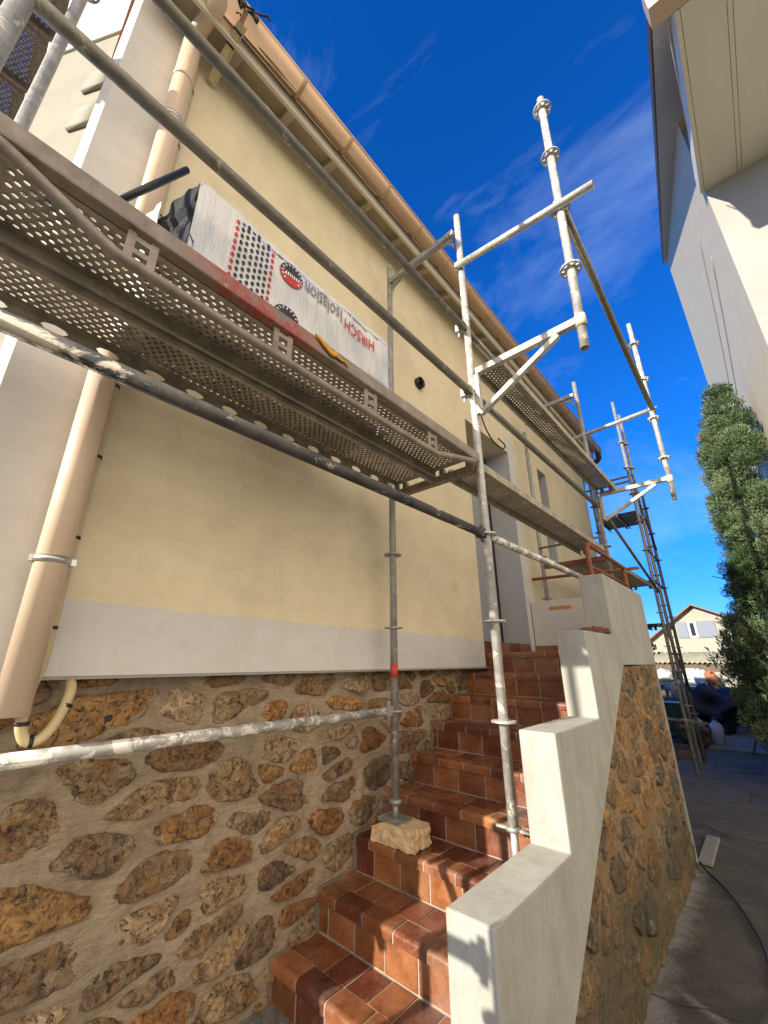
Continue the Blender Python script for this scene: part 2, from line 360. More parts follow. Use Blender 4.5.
# ------------------------------------------------------------------ setting: ground
ZG=-1.49
g=MB(); n_=60
g.poly([(-150,-60,ZG),(150,-60,ZG),(150,300,ZG),(-150,300,ZG)])
struct(g.build('ground',GRASSM))
g=MB()   # concrete alley sheet with slight unevenness
nx,ny=24,80
for j in range(ny+1):
    for i in range(nx+1):
        x=-2.3+ (1.15+2.3)*i/nx; y=-3+13*j/ny
        g.v.append(Vector((x,y,ZG+.012+.010*noise.noise(Vector((x*1.3,y*1.3,0))))))
for j in range(ny):
    for i in range(nx):
        a=j*(nx+1)+i; g.face([a,a+1,a+nx+2,a+nx+1],True)
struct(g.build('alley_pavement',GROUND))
g=MB()   # stone path further on
r_=random.Random(3)
y=10.05
while y<17:
    h=r_.uniform(.35,.55); x=-1.15+ (y-10)*-.0
    for k in range(2):
        xx=x+k*.62; g.box((xx,y,ZG+.004),(xx+.60,y+h-.03,ZG+.035+r_.uniform(0,.012)))
    y+=h
struct(g.build('garden_path',CEMENT,bevel=.008))
o=MB().box((-.755,4.50,ZG+.02),(-.665,5.15,ZG+.045)).build('paving_slab',CEMENT,loc=(-.7,4.8,ZG),bevel=.004)
tag(o,'pale concrete slab lying at the far foot of the stone parapet','slab')

# ------------------------------------------------------------------ rubble generator
def clip(poly,n,d):
    out=[]
    for i in range(len(poly)):
        a=poly[i];b=poly[(i+1)%len(poly)]; da=a[0]*n[0]+a[1]*n[1]-d; db=b[0]*n[0]+b[1]*n[1]-d
        if da<=0: out.append(a)
        if (da<0<db) or (db<0<da):
            t=da/(da-db); out.append((a[0]+(b[0]-a[0])*t,a[1]+(b[1]-a[1])*t))
    return out
def rubble(u0,u1,v0,v1,su,sv,seed,place,gap,hgt,palette,hp=(),skew=0.0,skip=.0,szvar=.25):
    """place(u,v,h)->Vector ; returns MB of separate rounded stones"""
    rr=random.Random(seed); S=[]
    nu=int((u1-u0)/su)+3; nv=int((v1-v0)/sv)+3
    for j in range(-1,nv):
        off=rr.random()*su
        for i in range(-1,nu):
            if rr.random()<.16: continue
            S.append((u0+i*su+off+rr.uniform(-.38,.38)*su,v0+(j+.5)*sv+rr.uniform(-.38,.38)*sv+skew*i*su))
            if rr.random()<.30: S.append((S[-1][0]+rr.uniform(-.45,.45)*su,S[-1][1]+rr.uniform(-.5,.5)*sv))
    asp=su/sv; mb=MB(); N=52
    for si,(su_,sv_) in enumerate(S):
        P=[(su_-2*su,sv_-2*sv),(su_+2*su,sv_-2*sv),(su_+2*su,sv_+2*sv),(su_-2*su,sv_+2*sv)]
        for sj,(a,b) in enumerate(S):
            if si==sj or abs(a-su_)>3*su or abs(b-sv_)>3*sv: continue
            # bisector in stretched metric
            nx_=(a-su_)/asp**1.1; ny_=(b-sv_)*asp**.1; mu,mv=(a+su_)/2,(b+sv_)/2
            nx2=nx_/asp**.3; L=math.hypot(nx2,ny_)
            if L<1e-6: continue
            nn=(nx2/L,ny_/L); P=clip(P,nn,mu*nn[0]+mv*nn[1]-gap*rr.uniform(.5,1.25))
            if len(P)<3: break
        for (n,d) in hp:
            if len(P)>=3: P=clip(P,n,d)
        if len(P)<3: continue
        A=0;cx=0;cy=0
        for i in range(len(P)):
            a=P[i];b=P[(i+1)%len(P)];w=a[0]*b[1]-b[0]*a[1];A+=w;cx+=(a[0]+b[0])*w;cy+=(a[1]+b[1])*w
        if abs(A)<.0022: continue
        cx/=3*A;cy/=3*A
        if not(u0-.05<cx<u1+.05 and v0-.05<cy<v1+.05): continue
        if rr.random()<skip: continue
        rad=[]
        for k in range(N):
            t=2*math.pi*k/N; dx,dy=math.cos(t)*asp**.5,math.sin(t)/asp**.5; best=1e9
            for i in range(len(P)):
                a=P[i];b=P[(i+1)%len(P)]; ex,ey=b[0]-a[0],b[1]-a[1]; den=dx*ey-dy*ex
                if abs(den)<1e-9: continue
                s_=((a[0]-cx)*ey-(a[1]-cy)*ex)/den
                if s_>1e-6: best=min(best,s_)
            rad.append(best)
        lim=sorted(rad)[N//2]*1.5; rad=[min(q,lim) for q in rad]
        for _ in range(5): rad=[(rad[k-1]+2*rad[k]+rad[(k+1)%N])/4 for k in range(N)]
        sc=rr.uniform(1-szvar,1.0); sd=rr.random()*100; H=hgt*rr.uniform(.6,1.3); tilt=(rr.uniform(-.25,.25),rr.uniform(-.25,.25))
        c0=rr.choice(palette); br=rr.uniform(.75,1.25); c0=tuple(x*br for x in c0)
        base=len(mb.v)
        rings=[(1.03,-.7),(1.0,.10),(.95,.55),(.87,.80),(.76,.92),(.64,.98),(.52,1),(.40,1.0),(.28,1.0),(.15,1.0)]
        for (fr,hh) in rings:
            for k in range(N):
                t=2*math.pi*k/N
                w=rad[k]*sc*(1+.13*noise.noise(Vector((math.cos(t)*1.4+sd,math.sin(t)*1.4,sd)))+.11*noise.noise(Vector((math.cos(t)*4+sd,math.sin(t)*4,sd)))+.07*noise.noise(Vector((math.cos(t)*11+sd,math.sin(t)*11,sd))))
                du=math.cos(t)*asp**.5*w*fr; dv=math.sin(t)/asp**.5*w*fr
                u=cx+du;v=cy+dv
                nz=noise.noise(Vector((u*10,v*14,sd)))*.7+noise.noise(Vector((u*30,v*38,sd)))*.35+noise.noise(Vector((u*90,v*90,sd)))*.15
                h=H*hh+ (H*nz*.8 + (du*tilt[0]+dv*tilt[1])*.5 if hh>.1 else 0)
                mb.v.append(place(u,v,h))
        ctr=len(mb.v); mb.v.append(place(cx,cy,H*(1+.3*noise.noise(Vector((cx*9,cy*9,sd))))))
        for q in range(len(rings)-1):
            for k in range(N):
                k2=(k+1)%N; mb.face([base+q*N+k,base+q*N+k2,base+(q+1)*N+k2,base+(q+1)*N+k],True,c0)
        q=base+(len(rings)-1)*N
        for k in range(N): mb.face([q+k,q+(k+1)%N,ctr],True,c0)
    return mb
PAL=[(.31,.215,.125),(.36,.225,.10),(.42,.33,.22),(.23,.17,.115),(.27,.21,.15),(.38,.285,.18),(.34,.18,.075),(.20,.16,.12),(.46,.37,.27)]
PAL2=[(.22,.155,.085),(.27,.15,.06),(.19,.135,.08),(.15,.12,.085),(.30,.185,.08),(.11,.10,.085),(.20,.165,.12)]
def mortar_sheet(u0,u1,v0,v1,place,step=.03,amp=.012,inside=None):
    m=MB(); nu=int((u1-u0)/step);nv=int((v1-v0)/step)
    for j in range(nv+1):
        for i in range(nu+1):
            u=u0+(u1-u0)*i/nu;v=v0+(v1-v0)*j/nv
            m.v.append(place(u,v,amp*(noise.noise(Vector((u*5,v*5,1)))+.7*noise.noise(Vector((u*15,v*15,4)))+.4*noise.noise(Vector((u*42,v*42,9))))))
    for j in range(nv):
        for i in range(nu):
            a=j*(nu+1)+i; m.face([a,a+1,a+nu+2,a+nu+1],True)
    return m

# ------------------------------------------------------------------ main house
XI=-1.95; XS=-2.06; YC=-.05; YE=8.32; ZB=-.055; ZT=4.10
house=thing('plastered_house',(-4,4,ZG),'cream rendered house with rubble stone base and sand coloured gutter, left of the tiled steps','house')
def facade():
    m=MB(); ys=[YC+.035,3.65,4.74,5.76,6.10,YE]; zs=[ZB,.121,1.35,2.62,2.76,ZT+.05]
    hole={}
    def openc(i,j):
        y0,y1=ys[i],ys[i+1]; z0,z1=zs[j],zs[j+1]
        if i==1 and z0<2.6: return True
        if i==3 and z0>=1.3 and z1<=2.77: return True
        return False
    D=.33
    for i in range(5):
        for j in range(5):
            y0,y1,z0,z1=ys[i],ys[i+1],zs[j],zs[j+1]
            if openc(i,j): continue
            m.poly([(XI,y0,z0),(XI,y1,z0),(XI,y1,z1),(XI,y0,z1)])
    def reveal(y0,y1,z0,z1):
        m.poly([(XI,y0,z0),(XI,y0,z1),(XI-D,y0,z1),(XI-D,y0,z0)])
        m.poly([(XI,y0,z1),(XI,y1,z1),(XI-D,y1,z1),(XI-D,y0,z1)])
        m.poly([(XI,y0,z0),(XI-D,y0,z0),(XI-D,y1,z0),(XI,y1,z0)])
    reveal(3.65,4.74,ZB,2.62); reveal(5.76,6.10,1.35,2.76)
    # chamfered near corner, bottom lip, ends
    m.poly([(XI,YC+.035,ZB),(XI,YC+.035,ZT+.05),(XI-.05,YC,ZT+.05),(XI-.05,YC,ZB)])
    m.poly([(XI-.05,YC,ZB),(XI-.05,YC,ZT+.05),(XI-.5,YC,ZT+.05),(XI-.5,YC,ZB)])
    m.poly([(XI,YC+.035,ZB),(XI-.4,YC+.035,ZB),(XI-.4,YE,ZB),(XI,YE,ZB)])
    m.poly([(XI,YE,ZB),(XI-.5,YE,ZB),(XI-.5,YE,ZT+.05),(XI,YE,ZT+.05)])
    return m
facade().build('wall',RENDER,house,recalc=False)
m=MB(); D=.33
m.poly([(XI,4.738,.12),(XI-D,4.738,.12),(XI-D,4.738,2.62),(XI,4.738,2.62)])
m.build('reveal',GREYREND,house,recalc=False)
m=MB(); m.poly([(XI,6.098,1.35),(XI-D,6.098,1.35),(XI-D,6.098,2.76),(XI,6.098,2.76)]); m.build('reveal',GREYREND,house,recalc=False)
box((-8,YC+.01,ZG),(XI-.45,YE-.01,ZT)).build('house_core',GREYREND,house)
dr=box((XI-.37,3.655,.12),(XI-.33,4.73,2.615)).build('door',plain('grey_door',(.32,.33,.36),.5,.06),house,bevel=.004)
MB().box((XI-.33,4.70,.13),(XI-.315,4.725,2.6)).build('door_seal',BLACK,dr)
w=box((XI-.36,5.77,1.36),(XI-.33,6.09,2.75)).build('window',GLASSD,house)
m=MB()
for a,b in (((5.765,1.355),(5.80,2.755)),((6.06,1.355),(6.095,2.755)),((5.80,1.355),(6.06,1.40)),((5.80,2.71),(6.06,2.755))): m.box((XI-.335,a[0],a[1]),(XI-.305,b[0],b[1]))
m.build('window_frame',WHITEP,w,bevel=.003)
# stone base
pl=lambda u,v,h: Vector((XS+h,u,v))
sb=mortar_sheet(YC,6.4,ZG,ZB,pl,.016,.013).build('stone_base',MORTAR,house,recalc=False)
m=rubble(YC,6.2,ZG+.02,ZB-.01,.330,.138,43,pl,.0115,.017,PAL,hp=[((0,1),ZB-.012),((0,-1),-(ZG+.0))],skip=.0,szvar=.20)
m.build('rubble_stones',STONE,sb)
box((XS-.3,YC,ZG),(XS-.03,YE,ZB-.013)).build('base_core',MORTAR,house)
m=MB().tube([(XS+.0,.622,-.222),(XS+.012,.622,-.222)],.014,14); m.build('weep_hole',BLACK,sb)
# drip edge below the render
box((XI-.10,YC+.03,ZB-.012),(XI+.001,YE,ZB-.001)).build('drip_edge',plain('drip_profile',(.30,.28,.26),.6,.1),house)
# eaves
ev=MB(); ev.prism([(-2.30,4.24),(-1.69,3.935),(-1.69,3.95),(-2.30,4.255)],'y',YC,8.36)
sf=ev.build('eave_boards',SOFFIT,house)
y=.95-.44*2
while y<8.2:
    m=MB().prism([(-1.96,3.99),(-1.90,3.955),(-1.705,3.875),(-1.705,3.940),(-1.96,4.065)],'y',y-.032,y+.032); y+=.44
    m.build('rafter_tail',SOFFIT,house,bevel=.004)
box((-1.705,YC-.02,3.835),(-1.680,8.38,4.03)).build('fascia',FASCIA,house,bevel=.003)
# gutter: half round trough
GC=(-1.60,3.985); GR=.070
m=MB(); prof=[]
for k in range(15):
    a=math.pi+math.pi*k/14; prof.append((GC[0]+GR*math.cos(a),GC[1]+GR*math.sin(a)))
inner=[(GC[0]+(GR-.004)*math.cos(math.pi+math.pi*k/14),GC[1]+(GR-.004)*math.sin(math.pi+math.pi*k/14)) for k in range(15)][::-1]
m.prism(prof+inner,'y',YC-.02,8.40,smooth=True)
m.tube([(GC[0]+GR+.003,YC-.02,GC[1]),(GC[0]+GR+.003,8.40,GC[1])],.009,8)
gt=m.build('gutter',GUTTER,house)
for yy in [.92+.47*k for k in range(-1,16)]:
    m=MB(); ring=[(GC[0]+(GR+.006)*math.cos(a),GC[1]+(GR+.006)*math.sin(a)) for a in [math.pi*.97+math.pi*1.08*k/16 for k in range(17)]]
    ring2=[(GC[0]+(GR-.001)*math.cos(a),GC[1]+(GR-.001)*math.sin(a)) for a in [math.pi*.97+math.pi*1.08*k/16 for k in range(17)]][::-1]
    m.prism(ring+ring2,'y',yy-.014,yy+.014,smooth=True); m.build('gutter_bracket',GUTTER,gt)
m=MB().prism([(GC[0]+(GR-.002)*math.cos(math.pi+math.pi*k/14),GC[1]+(GR-.002)*math.sin(math.pi+math.pi*k/14)) for k in range(15)],'y',8.401,8.412)
m.build('gutter_stop_end',plain('brown_stop_end',(.06,.025,.015),.6,.3),gt)
m=MB().tube(smooth([(GC[0],8.36,GC[1]-.03),(GC[0],8.38,GC[1]-.10),(GC[0]-.02,8.42,GC[1]-.16),(GC[0]-.10,8.44,GC[1]-.20),(GC[0]-.30,8.40,GC[1]-.30),(-1.97,8.38,GC[1]-.38),(-2.02,8.38,2.5),(-2.02,8.38,ZG)],4),.05,16); m.build('gutter_outlet',plain('brown_outlet',(.07,.03,.018),.6,.3),gt)
# roof
m=MB().prism([(-1.585,4.075),(-1.60,4.035),(-5.5,4.50),(-9.4,4.035),(-9.4,4.12),(-5.5,4.60)],'y',YC-.02,8.42)
m.build('roof',TILE_ROOF,house)
# vent hood + small hook things on the facade
m=MB().hollow((XI-.02,2.755,2.585),(XI+.045,2.755,2.585),.058,.008,20); m.tube([(XI+.002,2.755,2.585),(XI+.004,2.755,2.585)],.052,20)
m.box((XI+.004,2.72,2.60),(XI+.03,2.79,2.615)); m.build('vent_pipe',BLACK,house)

# downpipe
dp=thing('downpipe',(-1.85,.27,ZG),'thick cream plastic downpipe on the facade, open at its foot','downpipe')
m=MB(); m.hollow((-1.85,.272,-.17),(-1.85,.272,1.62),.052,.003,28); m.hollow((-1.85,.272,1.56),(-1.85,.272,3.80),.0545,.004,28)
m.tube([(-1.85,.272,3.76),(-1.845,.272,3.83),(-1.80,.28,3.87),(-1.70,.30,3.89),(-1.62,.31,3.91),(-1.60,.31,3.96)],.050,20)
m.build('pipe',PVC,dp)
for z in (.345,2.95):
    m=MB().hollow((-1.85,.272,z-.012),(-1.85,.272,z+.012),.058,.004,28); m.box((-1.95,.262,z-.010),(-1.905,.282,z+.010))
    m.box((-1.86,.205,z-.012),(-1.84,.216,z+.012)); m.box((-1.86,.328,z-.012),(-1.84,.345,z+.012)); m.build('pipe_clip',ZINC,dp)
for z in (1.59,3.35):
    MB().hollow((-1.85,.272,z-.022),(-1.85,.272,z+.022),.0575,.004,28).build('pipe_collar',PVC,dp)
# conduit that loops back into the wall
cd=thing('cable_conduit',(-1.92,.33,ZG),'thin yellowed conduit with black ties beside the downpipe, hooking back into the stones','conduit')
pts=[(-1.925,.335,3.74),(-1.925,.337,2.5),(-1.925,.338,1.2),(-1.925,.334,.45),(-1.925,.334,.12),(-1.92,.334,0),(-1.915,.318,-.10),(-1.905,.313,-.16),(-1.90,.318,-.215),(-1.90,.34,-.255),(-1.90,.372,-.255),(-1.90,.40,-.225),(-1.905,.423,-.17),(-1.915,.436,-.115),(-1.94,.440,-.085),(-2.0,.442,-.075),(-2.08,.442,-.075)]
MB().tube(smooth(pts[:2])[:-1]+smooth(pts[1:],5),.0175,14).build('sheath',CONDUIT,cd)
for (p,d) in [((-1.925,.336,3.45),(0,0,1)),((-1.925,.336,2.9),(0,0,1)),((-1.925,.337,2.3),(0,0,1)),((-1.925,.337,1.80),(0,0,1)),((-1.925,.338,1.18),(0,0,1)),((-1.925,.338,.82),(0,0,1)),((-1.925,.334,.46),(0,0,1)),((-1.925,.334,.115),(0,0,1)),((-1.90,.318,-.20),(0,0,1)),((-1.90,.352,-.257),(0,1,0)),((-1.91,.432,-.15),(0,.35,1))]:
    d=Vector(d).normalized(); MB().tube([Vector(p)-d*.006,Vector(p)+d*.006],.0205,14).build('cable_tie',BLACK,cd)
# conduit under the eave and the black cables at its end
cb=thing('eave_cable_duct',(-1.9,.44,3.75),'yellowish duct tied with black straps running out under the eave','cable duct')
d0=Vector((-1.93,.43,3.74)); d1=Vector((-1.60,.455,3.92)); 
MB().beam(d0,d1,.045,.035).build('duct',CONDUIT,cb,bevel=.004)
for t in (.35,.62,.85):
    p=d0.lerp(d1,t); q=d0.lerp(d1,t+.03); MB().beam(p,q,.052,.042).build('strap',BLACK,cb)
MB().beam((-1.93,.46,3.74),(-1.56,.49,3.94),.01,.01).build('guide_rail',PVC,cb)
cc=MB(); rc=random.Random(4)
for i in range(9):
    p=Vector((-1.585,.36+.10*rc.random(),3.93)); L=[p]
    for k in range(9):
        p=p+Vector((rc.uniform(-.004,.020),rc.uniform(-.035,.032),rc.uniform(-.012,.030))); L.append(p)
    cc.tube(smooth(L,3),.007,8)
for i in range(3):
    p=Vector((-1.53,.30+.09*i,3.98)); cc.tube([p,p+Vector((.02,.03,-.07)),p+Vector((.02,.035,-.10))],[.015,.018,.008],10)
o=cc.build('cable_bundle',BLACK,loc=(-1.55,.42,3.9)); tag(o,'tangle of black cables with connectors hanging over the gutter above the duct','cables')
# loop of cable by the door head
o=MB().tube(smooth([(-1.93,4.03,2.84),(-1.88,4.02,2.62),(-1.84,4.10,2.47),(-1.82,4.28,2.44),(-1.84,4.42,2.55),(-1.93,4.45,2.70)],5),.009,8).build('cable_loop',BLACK,loc=(-1.9,4.2,2.6))
tag(o,'short black cable loop hanging from the render over the door opening','cable')

# ------------------------------------------------------------------ staircase
st=thing('tiled_staircase',(-1.5,1.5,ZG),'terracotta tiled steps climbing beside the stone wall','staircase')
YN=lambda k:1.52+.275*k
ZN=lambda k:-1.325+.175*k
rt=random.Random(21)
def tcol(dark=1):
    b=rt.choice([(.23,.090,.038),(.26,.105,.042),(.18,.060,.029),(.33,.142,.060),(.14,.044,.024),(.24,.094,.038),(.29,.122,.052)]); f=rt.uniform(.8,1.15); return tuple(x*f for x in b)
X0,X1=-2.055,-.905
LAST=8
for k in range(0,LAST+1):
    y0,z1=YN(k),ZN(k); y1=YN(k+1) if k<LAST else 4.97; z0=ZN(k)-.175
    core=MB(); core.prism([(y1+.03,(ZG if k<1 else z0-.2)),(y0+.0065,(ZG if k<1 else z0-.2)),(y0+.0065,z1-.047),(y0-.0055,z1-.047)]+[(y0+.012+.0172*math.cos(math.pi-math.pi/2*q/5),z1-.0205+.0172*math.sin(math.pi-math.pi/2*q/5)) for q in range(6)]+[(y1+.03,z1-.0033)],'x',X0,X1); 
    s=core.build('step',GROUT,st)
    # nosing tiles, bullnose
    w=.192; off=rt.uniform(0,w); xs=[X0]; x=X0+off if off>.04 else X0+w
    while x<X1-.03: xs.append(x); x+=w
    xs.append(X1)
    m=MB()
    for a,b in zip(xs[:-1],xs[1:]):
        jz=rt.uniform(-.0015,.0015); jy=rt.uniform(-.002,.002); pr_=[(y0+.100,z1+jz),(y0+.100,z1-.012)]
        pr_+=[(y0+.006+jy,z1-.016),(y0+.006+jy,z1-.046),(y0-.008+jy,z1-.048)]
        for q in range(6):
            t=math.pi-(math.pi/2)*q/5; pr_.append((y0+.012+jy+.020*math.cos(t),z1-.020+.020*math.sin(t)+jz))
        m.prism([(p[0],p[1]) for p in pr_],'x',a+.0035,b-.0035,tcol())
    m.build('nosing_tiles',TILE,s,bevel=.0015)
    m=MB(); off=rt.uniform(0,w); xs=[X0]; x=X0+off if off>.04 else X0+w
    while x<X1-.03: xs.append(x); x+=w
    xs.append(X1)
    for a,b in zip(xs[:-1],xs[1:]):
        j=rt.uniform(-.002,.002); m.box((a+.0035,y0+.004+j,z0+.003),(b-.0035,y0+.016,z1-.052),None,tcol())
    m.build('riser_tiles',TILE,s,bevel=.0015)
    m=MB(); rows=[(y0+.104,min(y0+.284,y1+.0))] if k<LAST else [(y0+.104+.19*i,y0+.104+.19*(i+1)) for i in range(6)]
    for (ya,yb) in rows:
        w2=.135; off=rt.uniform(.02,w2); xs=[X0]; x=X0+off
        while x<X1-.03: xs.append(x); x+=w2
        xs.append(X1)
        for a,b in zip(xs[:-1],xs[1:]):
            j=rt.uniform(-.001,.0015); m.box((a+.003,ya+.003,z1-.016),(b-.003,yb-.003,z1-.001+j),None,tcol())
    m.build('tread_tiles',TILE,s,bevel=.0015)
# grout fillet along the stone wall
m=MB()
for k in range(0,8):
    m.box((-2.075,YN(k)-.02,ZN(k)-.2),(-2.045,YN(k+1)-.02,ZN(k)+.012))
m.build('grout_fillet',plain('grey_grout_fillet',(.22,.17,.125),.9,.3,20,.6,0,.01),st)
zl=ZN(LAST)
m=MB()
for a,b in ((-1.93,-1.72),(-1.715,-1.53),(-1.525,-1.33),(-1.325,-1.13),(-1.125,-.93)): m.box((a,4.835,zl+.002),(b,4.849,zl+.085),None,tcol())
m.build('skirting_tiles',TILE,st,bevel=.0015)
m=MB()
for a,b in ((3.66,3.92),(3.925,4.18),(4.185,4.44),(4.445,4.73)): m.box((XI-.30,a,zl-.02),(XI-.004,b,zl+.10),None,tcol())
m.build('door_sill_tiles',TILE,st,bevel=.002)

# parapet
pa=thing('stepped_parapet',(-.83,2.9,ZG),'white rendered stepped parapet with rubble stone infill beside the tiled steps','parapet')
PX0,PX1=-.91,-.745
prof=[(1.31,ZG),(1.31,-.715),(1.95,-.715),(1.95,-.293),(2.595,-.293),(2.595,.166),(3.23,.166),(3.23,.594),(3.85,.594),(4.48,.580),(4.48,-.034),(3.355,-.030),(1.80,-1.12),(1.285,ZG)]
prof=[(1.31,ZG),(1.31,-.715),(1.95,-.715),(1.95,-.293),(2.595,-.293),(2.595,.166),(3.23,.166),(3.23,.594),(4.48,.580),(4.48,-.034),(3.355,-.030),(1.345,ZG+.03),(1.33,ZG)]
MB().prism(prof,'x',PX0,PX1).build('rendered_wall',WHITEW,pa,bevel=.008)
MB().prism([(1.36,ZG),(3.352,-.036),(4.475,-.040),(4.475,ZG)],'x',PX0+.004,PX1-.04).build('infill_core',MORTAR2,pa)
pl2=lambda u,v,h: Vector((PX1-.018+h,u,v))
m=MB(); mm=mortar_sheet(1.3,4.47,ZG,-.04,pl2,.02,.006)
# keep only the part of the mortar sheet inside the infill
keep=[]
nn_=(-.703,1.0)
for f in mm.f:
    c=sum((mm.v[i] for i in f),Vector())/4
    keep.append(c.z < -.030+.703*(c.y-3.355)-.0)
mm.f=[f for f,k_ in zip(mm.f,keep) if k_]; mm.sm=[True]*len(mm.f); mm.c=[None]*len(mm.f)
inf=mm.build('infill_mortar',MORTAR2,pa,recalc=False)
L_=math.hypot(.703,1.0)
m=rubble(1.25,4.5,ZG,-.03,.300,.160,8,pl2,.008,.012,PAL2,hp=[((-.703/L_,1/L_),(-.030-.703*3.355)/L_-.006),((0,1),-.045),((1,0),4.462),((0,-1),1.485)],szvar=.22)
m.build('infill_stones',STONE2,inf)
m=MB().box((PX1-.04,4.470,ZG),(PX1-.004,4.484,-.036)); m.build('corner_bead',WHITEW,pa)
# broken brick debris and back wall
m=MB(); rb=random.Random(9)
for i in range(16):
    c=Vector((-.90+.13*rb.random(),3.13-.02*i*.4+.06*rb.random(),.18+.014*rb.random())); s_=rb.uniform(.012,.034)
    M=Matrix.Translation(c)@Matrix.Rotation(rb.random()*3,4,'Z')@Matrix.Rotation(rb.uniform(-.5,.5),4,'X'); m.box((-s_*1.6,-s_,-s_*.6),(s_*1.6,s_,s_*.6),M)
o=m.build('brick_debris',DEBRIS,loc=(-.84,3.15,.166),bevel=.003); tag(o,'little heap of broken reddish brick on the third ledge of the white parapet','debris')
lp=thing('landing_wall',(-1.43,4.9,-.1),'low white wall at the back of the landing with an orange strip of tape','wall')
box((-1.94,4.85,-.1),(-.95,4.97,.655)).build('rendered_wall',plain('fresh_white_render',(.60,.57,.53),.85,.06,5,.15,0,.003),lp,bevel=.006)
MB().box((-1.735,4.847,.545),(-1.49,4.849,.583)).build('tape_strip',ORTAPE,lp)

# ------------------------------------------------------------------ scaffolding
XR,XM,XP=-1.078,-1.808,-.348
Y0,Y1,Y2,Y3,Y4=-.226,2.151,5.05,7.75,8.73
TR=.0242
def rosette(z):
    m=MB()
    for r0,r1 in ((.024,.036),(.052,.062)):
        n=24; b=len(m.v)
        for zz,rr in ((-.0045,r0),(-.0045,r1),(.0045,r1),(.0045,r0)):
            for k in range(n):
                a=2*math.pi*k/n; m.v.append(Vector((rr*math.cos(a),rr*math.sin(a),zz)))
        for q in range(4):
            for k in range(n):
                k2=(k+1)%n;q2=(q+1)%4; m.face([b+q*n+k,b+q*n+k2,b+q2*n+k2,b+q2*n+k])
    for k in range(8):
        a=math.pi*k/4; d=Vector((math.cos(a),math.sin(a),0)); m.beam(d*.033,d*.055,.012 if k%2 else .02,.008)
    return m
def standard(x,y,z0,z1,discs,mat,label,lean=(0,0),extra=None,group=None,name='scaffold_standard',mat2=None):
    t=thing(name,(x,y,z0),label,'scaffold pole',group)
    L=lambda z: Vector((x+lean[0]*(z-z0),y+lean[1]*(z-z0),z))
    MB().hollow(L(z0),L(z1),TR,.003,18).build('tube',mat,t)
    for z in discs:
        m=rosette(z); c=L(z); m.v=[p+c for p in m.v]; m.build('rosette',mat,t)
    return t,L
rz=[-.294+.5*k for k in range(3)]+[.706+.515*k for k in range(1,8)]
# R : in front of the steps
t,L=standard(XR,Y1,-.74,3.43,[z for z in rz if z<.8],GAL_L,'bright galvanised upright standing on the steps behind the white parapet',lean=(.002,0))
m=MB().tube([(XR,Y1,-.96),(XR,Y1,-.70)],.017,14)
for k in range(22): m.lathe([(.0165,0),(.0195,.003),(.0165,.006)],(XR,Y1,-.95+k*.010),12)
j=m.build('jack_screw',GAL_L,t)
MB().box((XR-.075,Y1-.06,-.972),(XR+.075,Y1+.06,-.966)).build('base_plate',GAL_M,j,bevel=.002)
m=MB().lathe([(.026,0),(.036,.004),(.036,.020),(.026,.024)],(XR,Y1,-.765),14); m.box((XR-.085,Y1-.010,-.760),(XR+.085,Y1+.010,-.748)); m.build('jack_nut',GAL_M,j)
# M : against the wall on the wedge
t,L=standard(XM,Y1,-.80,3.47,[z for z in rz if z<.8],GAL_M,'grey upright with red tape close to the wall, standing on a yellow foam block',lean=(.004,0))
MB().hollow((XM+.0025,Y1,-.10),(XM+.0025,Y1,-.02),TR+.0012,.002,18).build('red_tape',REDTAPE,t)
j=MB().tube([(XM,Y1,-.862),(XM,Y1,-.78)],.018,14).build('jack_screw',GAL_M,t)
m=MB().box((XM-.075,Y1-.075,-.868),(XM+.075,Y1+.075,-.861)); m.box((XM-.075,Y1-.075,-.861),(XM-.069,Y1+.075,-.85)); m.build('base_plate',GAL_M,j)
MB().lathe([(.026,0),(.04,.006),(.04,.018),(.026,.024)],(XM,Y1,-.79),8).build('jack_nut',GAL_M,j)
# foam block
m=MB(); N=20
def fb(u,v,w):
    p=Vector((-1.925+.295*u,2.07+.17*v,-.974+.104*w)); nz=noise.noise_vector(p*26)*.012+noise.noise_vector(p*70)*.006; 
    if u<.3: p.z-=.035*w*(1-u/.3)
    return p+nz*(1 if w<.99 else .2)
for (f,flip) in ((lambda a,b:(a,0,b),0),(lambda a,b:(1,a,b),0),(lambda a,b:(0,a,b),1),(lambda a,b:(a,b,1),0),(lambda a,b:(a,1,b),1)):
    b0=len(m.v)
    for i in range(N+1):
        for j2 in range(N+1): m.v.append(fb(*f(i/N,j2/N)))
    for i in range(N):
        for j2 in range(N): m.face([b0+i*(N+1)+j2,b0+(i+1)*(N+1)+j2,b0+(i+1)*(N+1)+j2+1,b0+i*(N+1)+j2+1],True)
o=m.build('foam_block',YFOAM,loc=(-1.78,2.15,-.975)); tag(o,'chipped yellow foam block wedged on a step under the grey upright','block')
# near-left pair (just inside the frame at top left)
standard(XM,Y0,ZG,3.8,[z for z in rz if z<1.3 or z>3.1],GAL_M,'upright at the house corner, right one of the two at the upper left')
standard(XR,Y0,ZG,3.8,[z for z in rz if z<1.3 or z>3.1],GAL_M,'upright nearest the camera in the upper left corner of the picture')
# P, Q : upper outer uprights on brackets
standard(XP-.02,Y1,1.66,3.92,[z for z in rz if 1.9<z<3.85],GAL_L,'short upright with four rosettes rising free against the sky on the near bracket',lean=(.024,0))
standard(XP,Y2,1.60,3.93,[2.08,2.58,3.10,3.62],GAL_L,'upright hung on the far bracket against the sky beside the conifer',lean=(0,-.01))
